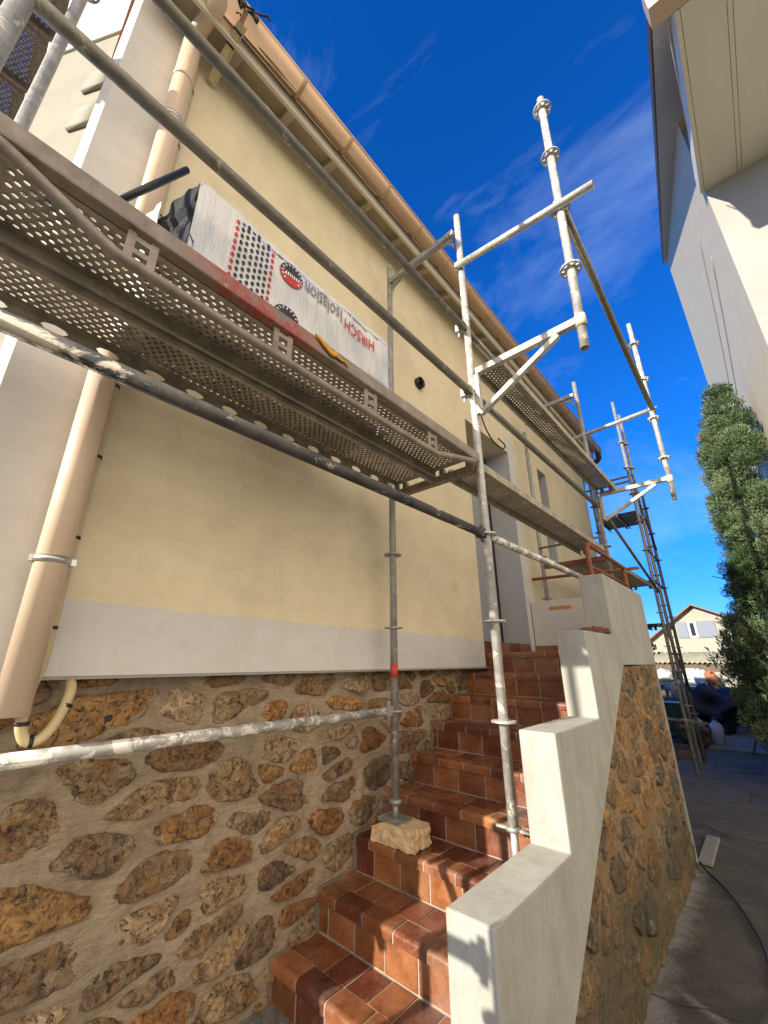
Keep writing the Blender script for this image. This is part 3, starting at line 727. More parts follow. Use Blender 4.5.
# bay 2
standard(XR,Y2,.62,3.46,[z for z in rz if .6<z<1.3],GAL_M,'outer upright behind the rusty handrail, at the second deck joint')
standard(XM,Y2,.10,3.0,[z for z in rz if .1<z<1.3],GAL_M,'thin inner upright between the door and the small window')
standard(XM,Y3+.4,ZG,4.4,[z for z in rz if z<4.3],GAL_D,'inner upright at the far corner of the house')
standard(-1.741,-1.42,ZG,3.8,[.22,.72,1.22,1.69,2.2,2.7],GAL_M,'unseen upright added just outside the left edge to cast a shadow on the parapet')  # out of view, added for the pole shadow on the third pier
GT='far scaffold tower uprights'
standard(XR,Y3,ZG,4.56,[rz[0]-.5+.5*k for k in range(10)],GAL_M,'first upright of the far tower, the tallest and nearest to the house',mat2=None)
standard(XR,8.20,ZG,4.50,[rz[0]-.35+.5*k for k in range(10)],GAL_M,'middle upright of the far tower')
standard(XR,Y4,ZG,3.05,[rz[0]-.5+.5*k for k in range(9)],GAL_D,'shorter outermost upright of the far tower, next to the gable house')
def wedge(p,d,mat,parent):
    d=Vector(d).normalized(); p=Vector(p); m=MB()
    m.beam(p+d*.030,p+d*.085,.046,.056); m.beam(p+d*.048+Vector((0,0,.055)),p+d*.048+Vector((0,0,-.055)),.008,.030,up=d)
    return m.build('wedge_head',mat,parent,bevel=.004)
def ledger(p0,p1,mat,label,r=TR,heads=True,group=None,name='scaffold_tube',mat_head=None):
    p0=Vector(p0);p1=Vector(p1);d=(p1-p0).normalized()
    t=thing(name,p0,label,'scaffold tube',group)
    a=p0+d*(.07 if heads else 0); b=p1-d*(.07 if heads else 0)
    MB().hollow(a,b,r,.003,18).build('tube',mat,t)
    if heads: wedge(p0,d,mat_head or mat,t); wedge(p1,-d,mat_head or mat,t)
    return t
zD=rz[0]
ledger((XR,Y0,.706),(XR,Y1,.706),GAL_B,'black smeared guard tube crossing the cream wall below the near deck')
ledger((XR,Y1,.706),(XR,Y2,.706),GAL_S,'white speckled tube running from the bright upright behind the top of the parapet')
ledger((XM,Y0,zD),(XM,Y1,zD),GAL_S,'paint splattered tube crossing in front of the rubble stones',mat_head=GAL_M)
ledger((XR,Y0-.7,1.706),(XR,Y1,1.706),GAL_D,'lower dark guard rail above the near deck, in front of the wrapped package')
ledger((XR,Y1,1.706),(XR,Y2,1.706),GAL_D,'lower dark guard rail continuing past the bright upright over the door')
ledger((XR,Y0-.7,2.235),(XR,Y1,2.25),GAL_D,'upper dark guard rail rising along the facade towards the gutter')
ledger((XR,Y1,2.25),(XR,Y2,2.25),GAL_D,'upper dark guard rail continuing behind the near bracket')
for (z_,a_) in ((2.296,'upper'),(1.735,'lower')):
    m=MB(); m.box((XR-.075,Y1-.03,z_-.035),(XR-.024,Y1+.02,z_+.03)); m.box((XR-.065,Y1-.012,z_-.075),(XR-.05,Y1+.0,z_-.03))
    o=m.build('wedge_clamp',WHITEP,loc=(XR-.05,Y1,z_),bevel=.006); tag(o,a_+' of the two white wedge clamps on the left of the bright upright','clamp','wedge clamps on the bright upright')
# base ledger across (casts its shade on the parapet)
ledger((XM,Y0,-.17),(XR,Y0,-.17),GAL_M,'cross tube low between the two nearest uprights')
# tube PQ and cross tubes
ledger((XP+.018,Y1-.02,2.79),(XP+.01,Y2+.06,2.70),GAL_D,'long grey tube against the sky joining the two bracket uprights',r=.0255,heads=False)
ledger((XR,Y1-.045,2.845),(-.135,Y1-.045,2.73),GAL_L,'bright tube crossing the near bracket upright against the sky',heads=False)
ledger((-1.36,Y2,2.655),(XP-.03,Y2,2.705),GAL_L,'grey cross tube reaching the far bracket upright against the sky',heads=False)
# clamps where the tubes cross
def clampm(p,label):
    p=Vector(p); m=MB().hollow(p-Vector((0,0,.028)),p+Vector((0,0,.028)),.031,.006,18); m.box((p.x-.02,p.y-.055,p.z-.022),(p.x+.02,p.y-.03,p.z+.022)); m.tube([p+Vector((.035,-.02,.0)),p+Vector((.06,-.02,.012))],.008,8)
    o=m.build('swivel_coupler',GAL_M,loc=p,bevel=.002); tag(o,label,'coupler')
clampm((XP+.005,Y1,2.78),'steel coupler where the bright cross tube meets the near bracket upright')
clampm((XR,Y1,2.86),'steel coupler near the top of the bright upright')
clampm((XP,Y2,2.70),'steel coupler on the far bracket upright')
# top frame M-R
def gusset(m,p,sx):
    # ring-shaped gusset under a ledger corner
    for k in range(9):
        a0=math.pi/2*k/9; a1=math.pi/2*(k+1)/9
        q=lambda a,r_: Vector((p[0]+sx*(.13-r_*math.cos(a)),p[1],p[2]-.15+r_*math.sin(a)))
        m.beam(q(a0,.115),q(a1,.115),.012,.022,up=(0,1,0))
    m.beam((p[0]+sx*.025,p[1],p[2]-.06),(p[0]+sx*.09,p[1],p[2]-.015),.010,.018,up=(0,1,0)); m.beam((p[0]+sx*.02,p[1],p[2]-.10),(p[0]+sx*.075,p[1],p[2]-.03),.010,.014,up=(0,1,0))
def ubeam(x0,x1,y,z,mat,label,gs=True,w=.05,h=.052,name='deck_transom'):
    t=thing(name,(x0,y,z),label,'scaffold beam')
    MB().box((min(x0,x1)+.028,y-w/2,z-h/2),(max(x0,x1)-.028,y+w/2,z+h/2)).build('bar',mat,t,bevel=.006)
    if gs:
        for (x,s_) in ((min(x0,x1),1),(max(x0,x1),-1)):
            m=MB(); gusset(m,(x+s_*.02,y,z-.02),s_); m.build('gusset',mat,t)
    return t
ubeam(XM,XR,Y1,3.275,GAL_M,'box bar with ring gussets joining the two near uprights under the gutter')
ubeam(XM,XR,Y2,3.275,GAL_M,'box bar at the top of the second pair of uprights')
ubeam(XM,XR,Y1,1.155,TOE,'brown cross bar carrying the right end of the near deck',gs=False)
ubeam(XM,XR,Y0,1.155,TOE,'brown cross bar at the left end of the near deck',gs=False)
ubeam(XM,XR,Y2,1.09,RUST,'rusty cross bar under the second deck joint',gs=False)
ubeam(XM,XR,Y3,1.155,GAL_D,'cross bar under the far end of the third deck',gs=False)
ledger((-1.98,Y2-.03,.952),(-.80,Y2-.03,.93),RUST,'rusty tube end sticking out towards the wall above the landing',r=.017,heads=False)
ledger((XM,Y2-.05,1.32),(XR,Y2-.05,1.33),GAL_D,'thin grey tube just above the rusty cross bar',r=.014,heads=False)
# planks
def plank(x0,x1,y0,y1,z,mat,label,slot=False,pu=.033,rows=12,ch=.055,group='perforated steel deck planks',hooks=True):
    t=thing('deck_plank',((x0+x1)/2,y0,z),label,'scaffold plank',group)
    nu=int((y1-y0-.10)/pu); pu=(y1-y0-.10)/nu; e=.022; wv=(x1-x0-2*e)/rows
    m=MB().perf((x0+e,y0+.05,z),(0,pu,0),(wv,0,0),nu,rows,.25,.27,True,t=(0,0,-.004))
    m.box((x0+e,y0,z-.002),(x1-e,y0+.05,z)); m.box((x0+e,y1-.05,z-.002),(x1-e,y1,z))
    m.build('perforated_sheet',mat,t,recalc=False)
    m=MB()
    if slot: ch=.078
    for (a,b) in (((x1-.003,x1),) if slot else ((x0,x0+.003),(x1-.003,x1))): m.box((a,y0,z-ch),(b,y1,z))
    m.box((x0+.003,y0,z-.003),(x0+e,y1,z-.0)); m.box((x1-e,y0,z-.003),(x1-.003,y1,z-.0))
    m.box((x0+.003,y0,z-ch),(x0+.020,y1,z-ch+.003)); m.box((x1-.020,y0,z-ch),(x1-.003,y1,z-ch+.003))
    m.build('side_channels',mat,t)
    if slot:
        n=int((y1-y0-.1)/.165); m=MB().perf((x0+.002,y0,z-ch+.002),(0,(y1-y0)/n,0),(0,0,ch-.004),n,1,.24,.24,False,t=(-.003,0,0))
        m.build('slotted_flange',mat,t,recalc=False)
    for yy,s_ in (((y0,-1),(y1,1)) if hooks else ()):
        for xx in (x0+.05,x1-.05): MB().box((xx-.018,yy-.03 if s_<0 else yy-.005,z-.05),(xx+.018,yy+.005 if s_<0 else yy+.03,z-.0)).build('hook',mat,t,bevel=.002)
    return t
plank(-1.385,-1.085,Y0+.03,Y1-.035,1.212,DECKM,'outer perforated plank of the near deck, under the wrapped package')
plank(-1.700,-1.400,Y0+.03,Y1-.035,1.212,DECKM,'inner perforated plank of the near deck, with slotted edge towards the wall',slot=True)
plank(-1.345,-1.085,Y1+.035,Y2-.035,1.212,DECKM,'single plank of the second deck, crossing the door opening')
plank(-1.385,-1.085,Y2+.035,Y3-.035,1.13,DECKM,'outer plank of the third deck, behind the rusty handrail')
plank(-1.700,-1.400,Y2+.035,Y3-.035,1.13,DECKM,'inner plank of the third deck, by the far end of the facade')
plank(-1.045,-.855,Y1+.035,Y2-.035,1.90,DECKM,'narrow perforated plank high on the two brackets against gutter and sky',rows=7)
plank(-1.39,-1.09,Y3+.04,Y4-.02,2.42,GAL_D,'dark platform high in the far tower',rows=6,hooks=False); plank(-1.72,-1.42,Y3+.04,Y4-.02,2.42,GAL_D,'inner dark platform high in the far tower',rows=6,hooks=False)
plank(-1.39,-1.09,Y3+.04,Y4-.02,.55,GAL_D,'dark platform halfway up the far tower, just above the parapet end',rows=6)
plank(-1.39,-1.09,Y3+.04,Y4-.02,-.35,GAL_D,'lower platform of the far tower, beside the shed roof',rows=6)
# lattice edge girder of the near deck
gd=thing('edge_girder',(-1.06,Y0,1.03),'brown lattice girder with a red patch along the outer edge of the near deck','scaffold girder')
MB().box((-1.078,Y0+.03,1.150),(-1.036,Y1-.06,1.216)).build('top_rail',TOER,gd,bevel=.008)
MB().tube(smooth([(-1.057,Y0+.03,1.165),(-1.057,.02,1.075),(-1.057,.10,1.045),(-1.057,.20,1.037),(-1.057,.9,1.030),(-1.057,1.55,1.035),(-1.057,1.66,1.045),(-1.057,1.74,1.068),(-1.057,Y1-.06,1.165)],4),.0165,14).build('bottom_chord',TOE,gd)
for yy in (.166,.649,1.122,1.604):
    m=MB()
    for s_ in (-1,1): m.box((-1.060,yy+s_*.030-.011,1.040),(-1.054,yy+s_*.030+.011,1.155))
    for z_ in (1.050,1.085,1.130): m.box((-1.0598,yy-.0195,z_-.009),(-1.0542,yy+.0195,z_+.009))
    m.build('web_plate',TOE,gd)
# scrap on the girder
m=MB(); rb=random.Random(6); B=[]
for i in range(9):
    t=i/8; B.append((Vector((-1.030,.775+.18*t,1.205-.035*t+.010*rb.uniform(-1,1))),.005+.015*math.sin(math.pi*min(1,t*1.1+.05))))
b0=len(m.v)
for c_,w_ in B: m.v+= [c_+Vector((.002,0,-w_)),c_+Vector((.006,.0,0)),c_+Vector((0,0,w_)),c_+Vector((-.004,0,0))]
for i in range(8):
    for k in range(4): m.face([b0+i*4+k,b0+i*4+(k+1)%4,b0+(i+1)*4+(k+1)%4,b0+(i+1)*4+k],True)
o=m.build('plastic_scrap',YRAG,loc=(-1.03,.7,1.22)); tag(o,'scrap of orange yellow plastic caught on the deck edge below the package','scrap')
# black rod resting on the deck
o=MB().tube([(-1.50,.10,1.68),(-1.50,.325,2.176)],.015,12).build('black_rod',BLACK,loc=(-1.5,.1,1.68)); tag(o,'black rod leaning across the grey wall left of the wrapped package','rod')
# brackets
def bracket(y,x0,x1,z,mat,label,zl=1.555):
    t=thing('console_bracket',(x0,y,z),label,'scaffold bracket')
    MB().box((x0+.045,y-.021,z-.024),(x1-.024,y+.021,z+.024)).build('arm',mat,t,bevel=.005)
    MB().beam((x0+.05,y,zl-.03),(x1-.13,y,z-.03),.036,.036,up=(0,1,0)).build('strut',mat,t,bevel=.005)
    MB().box((x0+.028,y-.019,zl-.03),(x0+.062,y+.019,z-.024)).build('post_plate',mat,t,bevel=.004)
    m=MB().hollow((x1,y,z-.05),(x1,y,z+.03),.031,.005,18); m.build('spigot_collar',mat,t)
bracket(Y1,XR,XP-.013,1.858,PAINTW,'cream painted triangular bracket at the bright upright')
bracket(Y2,XR,XP,1.845,PAINTW,'cream painted triangular bracket at the second pair, beside the conifer')
# braces and far tubes
for (a,b,r,l) in [((XR+.04,5.30,1.60),(XR+.04,Y3,1.02),.018,'long diagonal brace between the second upright and the far tower'),
    ((XR+.02,Y3,2.9),(XR+.02,Y4,1.9),.016,'short diagonal brace high in the far tower'),
    ((XR+.02,Y3,.5),(XR+.02,Y4,-.45),.016,'short diagonal brace low in the far tower'),
    ((-1.72,Y3,1.2),(XR,Y3,1.2),.018,'thin cross tube of the far tower at deck height'),
    ((-1.808,Y3+.4,3.20),(XR,Y3+.4,3.20),.02,'thin cross tube of the far tower above its platform'),
    ((-1.808,Y3,2.95),(XR,Y3,2.95),.02,'dark cross tube under the tips of the far tower'),
    ((XR,Y3,1.75),(XR,Y4,1.70),.018,'tower side tube just below its high platform'),
    ((XR,Y3,1.20),(XR,Y4,1.20),.018,'tower side tube at the third deck height'),
    ((XR,Y3,.10),(XR,Y4,.10),.018,'tower side tube level with the gable house'),
    ((-2.3,Y3,-.75),(-.85,Y3+.2,-.85),.020,'low grey tube lying across the foot of the far tower'),
    ((-1.95,Y3-.2,-.28),(XR,Y3,-.28),.020,'cross tube of the far tower beside the shed roof')]:
    ledger(a,b,GAL_D,l,r=r,heads=False)
# rusty handrail on the parapet
hr=thing('rusty_handrail',(-.9,4.3,.6),'rusty brown handrail frame standing behind the top of the white parapet','handrail')
MB().tube(smooth([(-.925,3.66,.60),(-.925,3.66,.85),(-.925,3.67,.915),(-.925,3.72,.945),(-.925,3.80,.945),(-.925,4.6,.935),(-.925,4.95,.930)],4),.020,14).build('rail',RUST,hr)
MB().tube([(-.925,4.93,.55),(-.925,4.93,.93)],.020,14).build('post',RUST,hr)
MB().tube([(-.925,3.67,.745),(-.925,4.93,.745)],.013,12).build('mid_rail',RUST,hr)
# far-left upper deck seen in the corner
for (a_,b_,e_,l_) in ((-3.35,-2.99,-.42,'rearmost'),(-2.97,-2.61,-.37,'rear'),(-2.59,-2.23,-.32,'middle'),(-2.21,-1.87,-.28,'front')):
    plank(a_,b_,-1.2,e_,3.35,TANST,l_+' finely perforated brown plank seen between the two uprights at upper left',rows=16,pu=.024,hooks=False)
# cream pillar behind the corner
cp=thing('cream_pillar',(-3.2,-.2,ZG),'sunlit cream pillar with two rounded brackets behind the left house corner','pillar')
d_=Vector((.87,.5,0)); n_2=Vector((.5,-.87,0)); P0=Vector((-3.0,-.09,0))
def obl(t0,t1,h0,h1,z0,z1,m):
    M=Matrix(((d_.x,n_2.x,0,P0.x),(d_.y,n_2.y,0,P0.y),(0,0,1,0),(0,0,0,1))); m.box((t0,h0,z0),(t1,h1,z1),M); return m
obl(-.95,.15,-.2,0,ZG,7.5,MB()).build('shaft',OLDC,cp,bevel=.01)
obl(-.95,.15,0,.02,5.25,7.5,MB()).build('upper_panel',SOFFN,cp,bevel=.004)
for zc in (4.40,3.90):
    m=MB(); pr_=[(0.001,zc),(0.001,zc+.34)]+[(.001+.028*math.sin(math.pi/2*k/10)**.8,zc+.34*(1-k/10)**1.0*.999) for k in range(1,11)]
    n0=len(m.v); M=Matrix(((d_.x,n_2.x,0,P0.x),(d_.y,n_2.y,0,P0.y),(0,0,1,0),(0,0,0,1)))
    for t_ in (-.14,.12):
        for h_,z_ in pr_: m.v.append(M@Vector((t_,h_,z_)))
    q=len(pr_); m.face([n0+i for i in range(q)]); m.face([n0+q+i for i in range(q)][::-1])
    for i in range(q): m.face([n0+i,n0+(i+1)%q,n0+q+(i+1)%q,n0+q+i],True)
    m.build('corbel',OLDC,cp)

# ------------------------------------------------------------------ wrapped insulation package
PXF=-1.30; PY0,PY1=.340,1.535; PZ0,PZ1=1.216,1.895; PXB=-1.66
pk=thing('insulation_package',(-1.48,.94,PZ0),'long white film wrapped package with dots and upside down lettering on the near deck','package')
m=MB(); NU,NV=70,34
def pk_pt(y,z,h=0):
    n1=noise.noise(Vector((y*5,z*3,2)))*.012+noise.noise(Vector((y*22,z*4,7)))*.004
    sag=.012*math.sin((y-PY0)/(PY1-PY0)*math.pi)+.04*(y-PY0)/(PY1-PY0)
    return Vector((PXF+n1+h,y,z-(sag if z>PZ1-.05 else 0)))
for j in range(NV+1):
    for i in range(NU+1): m.v.append(pk_pt(PY0+(PY1-PY0)*i/NU,PZ0+(PZ1-PZ0)*j/NV))
for j in range(NV):
    for i in range(NU):
        a=j*(NU+1)+i; m.face([a,a+1,a+NU+2,a+NU+1],True)
top=[pk_pt(PY0+(PY1-PY0)*i/NU,PZ1) for i in range(NU+1)]
for i in range(NU): m.poly([top[i],top[i+1],(PXB,top[i+1].y,top[i+1].z),(PXB,top[i].y,top[i].z)],True)
rt_=[pk_pt(PY1,PZ0+(PZ1-PZ0)*j/NV) for j in range(NV+1)]
for j in range(NV): m.poly([rt_[j],(PXB,PY1,rt_[j].z),(PXB,PY1,rt_[j+1].z),rt_[j+1]],True)
m.poly([(PXB,PY0,PZ0),(PXB,PY1,PZ0),(PXB,PY1,PZ1),(PXB,PY0,PZ1)])
m.build('film_wrap',FILM,pk,recalc=False)
# exposed dark foam end, torn film over it
m=MB(); N=22
for j in range(N+1):
    for i in range(N+1):
        u=i/N;v=j/N; x=PXB+(PXF-PXB)*u; z=PZ0+(PZ1-PZ0)*v
        h=.020*noise.noise(Vector((x*14,z*10,0)))+.012*(1 if int(v*6+.6*noise.noise(Vector((x*6,z*6,3))))%2 else -1)
        m.v.append(Vector((x,PY0+.006-.075*(1-u)-h*.8,z)))
for j in range(N):
    for i in range(N):
        a=j*(N+1)+i; m.face([a,a+1,a+N+2,a+N+1],False)
m.build('foam_end',FILMG,pk,recalc=False)
m=MB(); b0=len(m.v)
for j in range(20):
    v=j/19; z=PZ0+(PZ1-PZ0)*v; w=(.55-.12*v)+.10*noise.noise(Vector((v*9,1,1)))+.05*noise.noise(Vector((v*31,5,1)))
    for i in range(6):
        x=PXB-.004+(PXF-PXB)*w*i/5; m.v.append(Vector((x,PY0-.10+.075*w*i/5-.012+.010*noise.noise(Vector((x*20,z*20,1))),z)))
for j in range(19):
    for i in range(5):
        a=b0+j*6+i; m.face([a,a+1,a+7,a+6],True)
m.build('torn_film',FILM,pk,recalc=False)
def on_face(poly,h=.006):  # list of (y,z)
    return [pk_pt(y,z,h) for y,z in poly]
# dots
mk=MB();mr=MB();mr2=MB()
dy=.036
for i in range(8):
    for j in range(18):
        y=.515+i*.0265; z=1.23+j*.037+(.0185 if i%2 else 0)
        if z>PZ1-.03: continue
        red = (i in (0,7)) or (i==1 and j<3) or (i==6 and j<2)
        if z>1.84+.006*i and i<2: continue
        poly=[(y+.0085*math.cos(a),z+.0115*math.sin(a)) for a in [2*math.pi*k/12 for k in range(12)]]
        ((mr if i<4 else mr2) if red else mk).poly(on_face(poly,.004))
mk.build('black_dot_print',INKK,pk,recalc=False); mr.build('red_dot_print',INKR,pk,recalc=False); mr2.build('red_dot_print',INKR,pk,recalc=False)
# two round emblems, black above and red below, each with a ring of small white strokes
def emblem(cy,cz,r):
    top_=[(cy+r*math.cos(a),cz+r*math.sin(a)) for a in [math.pi*k/18 for k in range(19)]]
    bot=[(cy+r*math.cos(a),cz+r*math.sin(a)) for a in [math.pi+math.pi*k/18 for k in range(19)]]
    a_=MB(); 
    a_.poly(on_face(top_,.006)); e=a_.build('emblem',INKK,pk,recalc=False)
    b_=MB(); b_.poly(on_face(bot,.006)); b_.build('red_half',INKR,e,recalc=False)
    c_=MB()
    for k in range(16):
        a0=2*math.pi*k/16
        if math.sin(a0)<-.9: continue
        rr=r*.80; c=(cy+rr*math.cos(a0),cz+rr*math.sin(a0)); t=(-math.sin(a0),math.cos(a0)); nn=(math.cos(a0),math.sin(a0)); w_,h_=r*.05,r*.10
        c_.poly(on_face([(c[0]+t[0]*w_*s+nn[0]*h_*q,c[1]+t[1]*w_*s+nn[1]*h_*q) for s,q in ((-1,-1),(1,-1),(1,1),(-1,1))],.0085))
    for k in range(-3,4):
        w_=r*.05; c_.poly(on_face([(cy+k*r*.18-w_,cz-r*.28),(cy+k*r*.18+w_,cz-r*.28),(cy+k*r*.18+w_*1.8,cz+r*.04),(cy+k*r*.18-w_*.2,cz+r*.04)],.0085))
    c_.build('white_lettering',INKW,e,recalc=False)
emblem(.809,1.768,.066); emblem(.800,1.50,.066)
def text(s,name,w_,h_,y0,z0,mat,bold=0.0,parent=None):
    """upside-down lettering on the front: starts at (y0,z0), runs towards -y, letters' feet up"""
    cu=bpy.data.curves.new(name,'FONT'); cu.body=s; cu.size=1; cu.offset=bold; cu.resolution_u=3
    o=bpy.data.objects.new(name+'_src',cu); col.objects.link(o); bpy.context.view_layer.update()
    dg=bpy.context.evaluated_depsgraph_get(); me=bpy.data.meshes.new_from_object(o.evaluated_get(dg)); bpy.data.objects.remove(o)
    L=Vector(pk.location); mxx=max(v.co.x for v in me.vertices); mnx=min(v.co.x for v in me.vertices); mxy=max(v.co.y for v in me.vertices)
    for v in me.vertices: v.co=pk_pt(y0-(v.co.x-mnx)/(mxx-mnx)*w_,z0-v.co.y/mxy*h_,.0075)-L
    me.materials.clear(); me.materials.append(mat); ob=bpy.data.objects.new(name,me); col.objects.link(ob); ob.parent=parent or pk; return ob
text('HIRSCH','red_lettering',.240,.072,1.402,1.768,INKR,.006)
text('Isolation','black_lettering',.252,.092,1.143,1.812,INKG,.004)
text('HIRSCH Isolation','pale_lettering',.42,.070,1.30,1.50,INKB)
m=MB()
for j in range(5):
    z=1.36+j*.042
    for i in range(3):
        y=1.37+i*.047; m.poly(on_face([(y,z),(y+.042,z),(y+.042,z+.004),(y,z+.004)],.005)); m.poly(on_face([(y,z),(y+.003,z),(y+.003,z+.038),(y,z+.038)],.005))
m.build('label_table_print',INKB,pk,recalc=False)

# ------------------------------------------------------------------ neighbour on the right
nb=thing('neighbour_house',(4,10,ZG),'cream neighbouring house with wide flat eave at the upper right','house')
V1=(.82,5.9); V2=(.52,14.2)
m=MB()
m.poly([(V1[0],V1[1],ZG),(9,V1[1],ZG),(9,V1[1],7.5),(V1[0],V1[1],7.5)])
m.build('wall',NEIGH,nb,recalc=False)
m=MB(); m.poly([(V2[0],V2[1],ZG),(9,V2[1],ZG),(9,V2[1],12.9),(V2[0],V2[1],12.9)]); m.build('back_wall',NEIGH,nb,recalc=False)
m=MB(); m.poly([(V1[0],V1[1],ZG),(V2[0],V2[1],ZG),(V2[0],V2[1],12.9),(V1[0],V1[1],7.75)]); m.build('side_wall',SIDEN,nb,recalc=False)
m=MB()
for (a,b) in (((.78,8.6,9.0),(.66,10.9,3.2)),((.74,8.0,8.5),(.70,9.9,3.0))): pass
# flat eave soffit with board joints
m=MB(); xs=[.765,.815,1.165,1.21,2.2,3.2,6]
for a,b in zip(xs[:-1],xs[1:]): m.box((a+.003,3.62,6.15),(b-.003,V1[1]-.002,6.17))
m.build('eave_soffit',SOFFN,nb)
MB().box((.767,3.6,6.172),(6,V1[1]-.002,6.45)).build('eave_box',SOFFN,nb)
m=MB().box((.58,3.40,6.13),(6,3.60,6.55)); m.build('eave_fascia',plain('pinkish_fascia',(.60,.44,.32),.6,.1,4,.1),nb,bevel=.006)
# rake edge of the roof
m=MB()
a=Vector((.60,3.62,6.26)); b=Vector((.42,14.6,13.2))
w_=Vector((1,0,0))
m.v+= [a,a+w_*6,b+w_*6,b,a+Vector((0,0,.22)),a+w_*6+Vector((0,0,.22)),b+w_*6+Vector((0,0,.22)),b+Vector((0,0,.22))]
for q in ((0,1,2,3),(4,5,6,7),(0,1,5,4),(1,2,6,5),(2,3,7,6),(3,0,4,7)): m.face(list(q))
m.build('roof',plain('roof_underside',(.52,.48,.38),.8,.15),nb)
m=MB(); e_=Vector((-.02,0,.0)); q_=Vector((0,0,.20)); m.v+=[a+e_,a,b,b+e_,a+e_+q_,a+q_,b+q_,b+e_+q_]
for q in ((0,1,2,3),(4,5,6,7),(0,1,5,4),(1,2,6,5),(2,3,7,6),(3,0,4,7)): m.face(list(q))
m.build('verge_strip',plain('dark_roof_edge',(.05,.04,.035),.7,.3),nb)
m=MB().tube([(.70,3.62,6.128),(.735,4.9,6.135)],.006,8); m.build('eave_wire',WHITEP,nb)
# thin raised curves down the side wall
def wallx(y): return V1[0]+(V2[0]-V1[0])*(y-V1[1])/(V2[1]-V1[1])
m=MB()
for L in ([(7.4,6.9),(8.6,6.0),(10.0,5.2)],[(7.0,6.0),(8.2,5.3),(9.6,4.6)]):
    m.tube(smooth([(wallx(y)-.012,y,z) for y,z in L],4),.006,6)
m.build('wall_curves',plain('wall_curve_tone',(.30,.28,.24),.8,.2),nb)

# cream post at the bottom right corner
o=MB().lathe([(.155,ZG),(.155,-.60),(.15,-.56),(.13,-.525),(.09,-.505),(.0,-.50)],(.035,1.02,0),40).build('gate_post',NEIGH,loc=(.035,1.02,ZG),recalc=True)
tag(o,'rounded cream post top cut by the lower right corner','post')
# black cable on the ground
o=MB().tube(smooth([(-.74,4.49,ZG+.034),(-.68,4.34,ZG+.034),(-.60,4.20,ZG+.032),(-.52,4.02,ZG+.03),(-.44,3.78,ZG+.03),(-.365,3.47,ZG+.03),(-.33,3.1,ZG+.03),(-.30,2.6,ZG+.03)],5),.008,8).build('ground_cable',BLACK,loc=(-.5,4,ZG))
tag(o,'black cable lying across the concrete alley','cable')

# ------------------------------------------------------------------ conifer
def leaf_cloud(rr,clumps,n,size,elong=2.2,flt=None):
    m=MB()
    for (c,r,bright) in clumps:
        c=Vector(c)
        k=int(n*r*r)
        for i in range(k):
            d=Vector((rr.gauss(0,1),rr.gauss(0,1),rr.gauss(0,1))).normalized(); rad=r*(rr.random()**.33)*(1+.25*noise.noise(c+d*2.2))
            p=c+Vector((d.x*rad,d.y*rad,d.z*rad*.85))
            if flt and not flt(p): continue
            up=(d+Vector((0,0,.7))+Vector((rr.uniform(-.6,.6),rr.uniform(-.6,.6),rr.uniform(-.4,.6)))).normalized()
            sd=up.cross(Vector((rr.gauss(0,1),rr.gauss(0,1),rr.gauss(0,1)))).normalized()
            s_=size*rr.uniform(.6,1.4); b=min(1,max(0,bright+rr.uniform(-.3,.3)))
            n0=len(m.v); m.v+=[p-sd*s_*.5,p+up*s_*elong*.5-sd*s_*.2,p+up*s_*elong,p+up*s_*elong*.4+sd*s_*.5]
            m.face([n0,n0+1,n0+2,n0+3],False,(b,b,b))
    return m
tr=thing('conifer_tree',(.30,8.1,ZG),'tall dense blue green conifer by the path, in front of the neighbouring wall','tree')
rr=random.Random(12)
def cr(z):  # left edge x at height z, and right edge
    pts=[(4.30,.27),(4.05,.10),(3.2,-.15),(2.8,-.21),(1.8,-.24),(1.15,-.31),(.55,-.42),(.2,-.52),(-.4,-.55),(-1.2,-.45)]
    for (z0,x0),(z1,x1) in zip(pts[:-1],pts[1:]):
        if z<=z0 and z>=z1: return x0+(x1-x0)*(z0-z)/(z0-z1)
    return .27 if z>4.3 else -.45
cl=[]
z=4.22
while z>-1.0:
    xl=cr(z)+.03; hw=min(1.1,.11+(4.4-z)*.37); cx=xl+hw*.92; nn=4+int(hw*20)
    for i in range(nn):
        a=rr.random()*2*math.pi; q=rr.uniform(.45,1)**.5
        r=rr.uniform(.10,.19)*(.6+.4*min(1,hw*1.5)); px=cx+(hw-r)*q*math.cos(a); py=8.1+(hw-r)*q*math.sin(a)
        if px>.62 or px-r<xl-.03: continue
        cl.append(((px,py,z+rr.uniform(-.1,.1)),r,rr.choice([.08,.3,.5,.7,.9])))
    z-=.13
cl+= [((.26,8.1,4.38),.05,.5),((.25,8.08,4.28),.08,.6),((.33,8.1,4.15),.09,.4)]
leaf_cloud(rr,cl,25000,.0145,2.6,lambda p:p.x<.70).build('crown',LEAF,tr,recalc=False)
m=MB().tube([(.42,8.1,ZG),(.40,8.1,.5),(.33,8.1,2.5),(.27,8.1,4.2)],[.11,.09,.05,.015],12)
for i in range(26):
    z=-.9+i*.19; a=rr.random()*6.28; L=min(.75,.12+(4.3-z)*.2); s0=Vector((.40-.03*z,8.1,z)); m.tube([s0,s0+Vector((L*.5*math.cos(a),L*.5*math.sin(a),.06)),s0+Vector((min(L*math.cos(a),.28),L*math.sin(a),.20))],[.022,.014,.005],6)
m.build('trunk',BARK,tr)
m=leaf_cloud(rr,[((.02,7.72,3.35),.07,.5)],5200,.02,2.2); m.build('dead_twigs',plain('dead_foliage',(.30,.09,.035),.8,.3),tr,recalc=False)
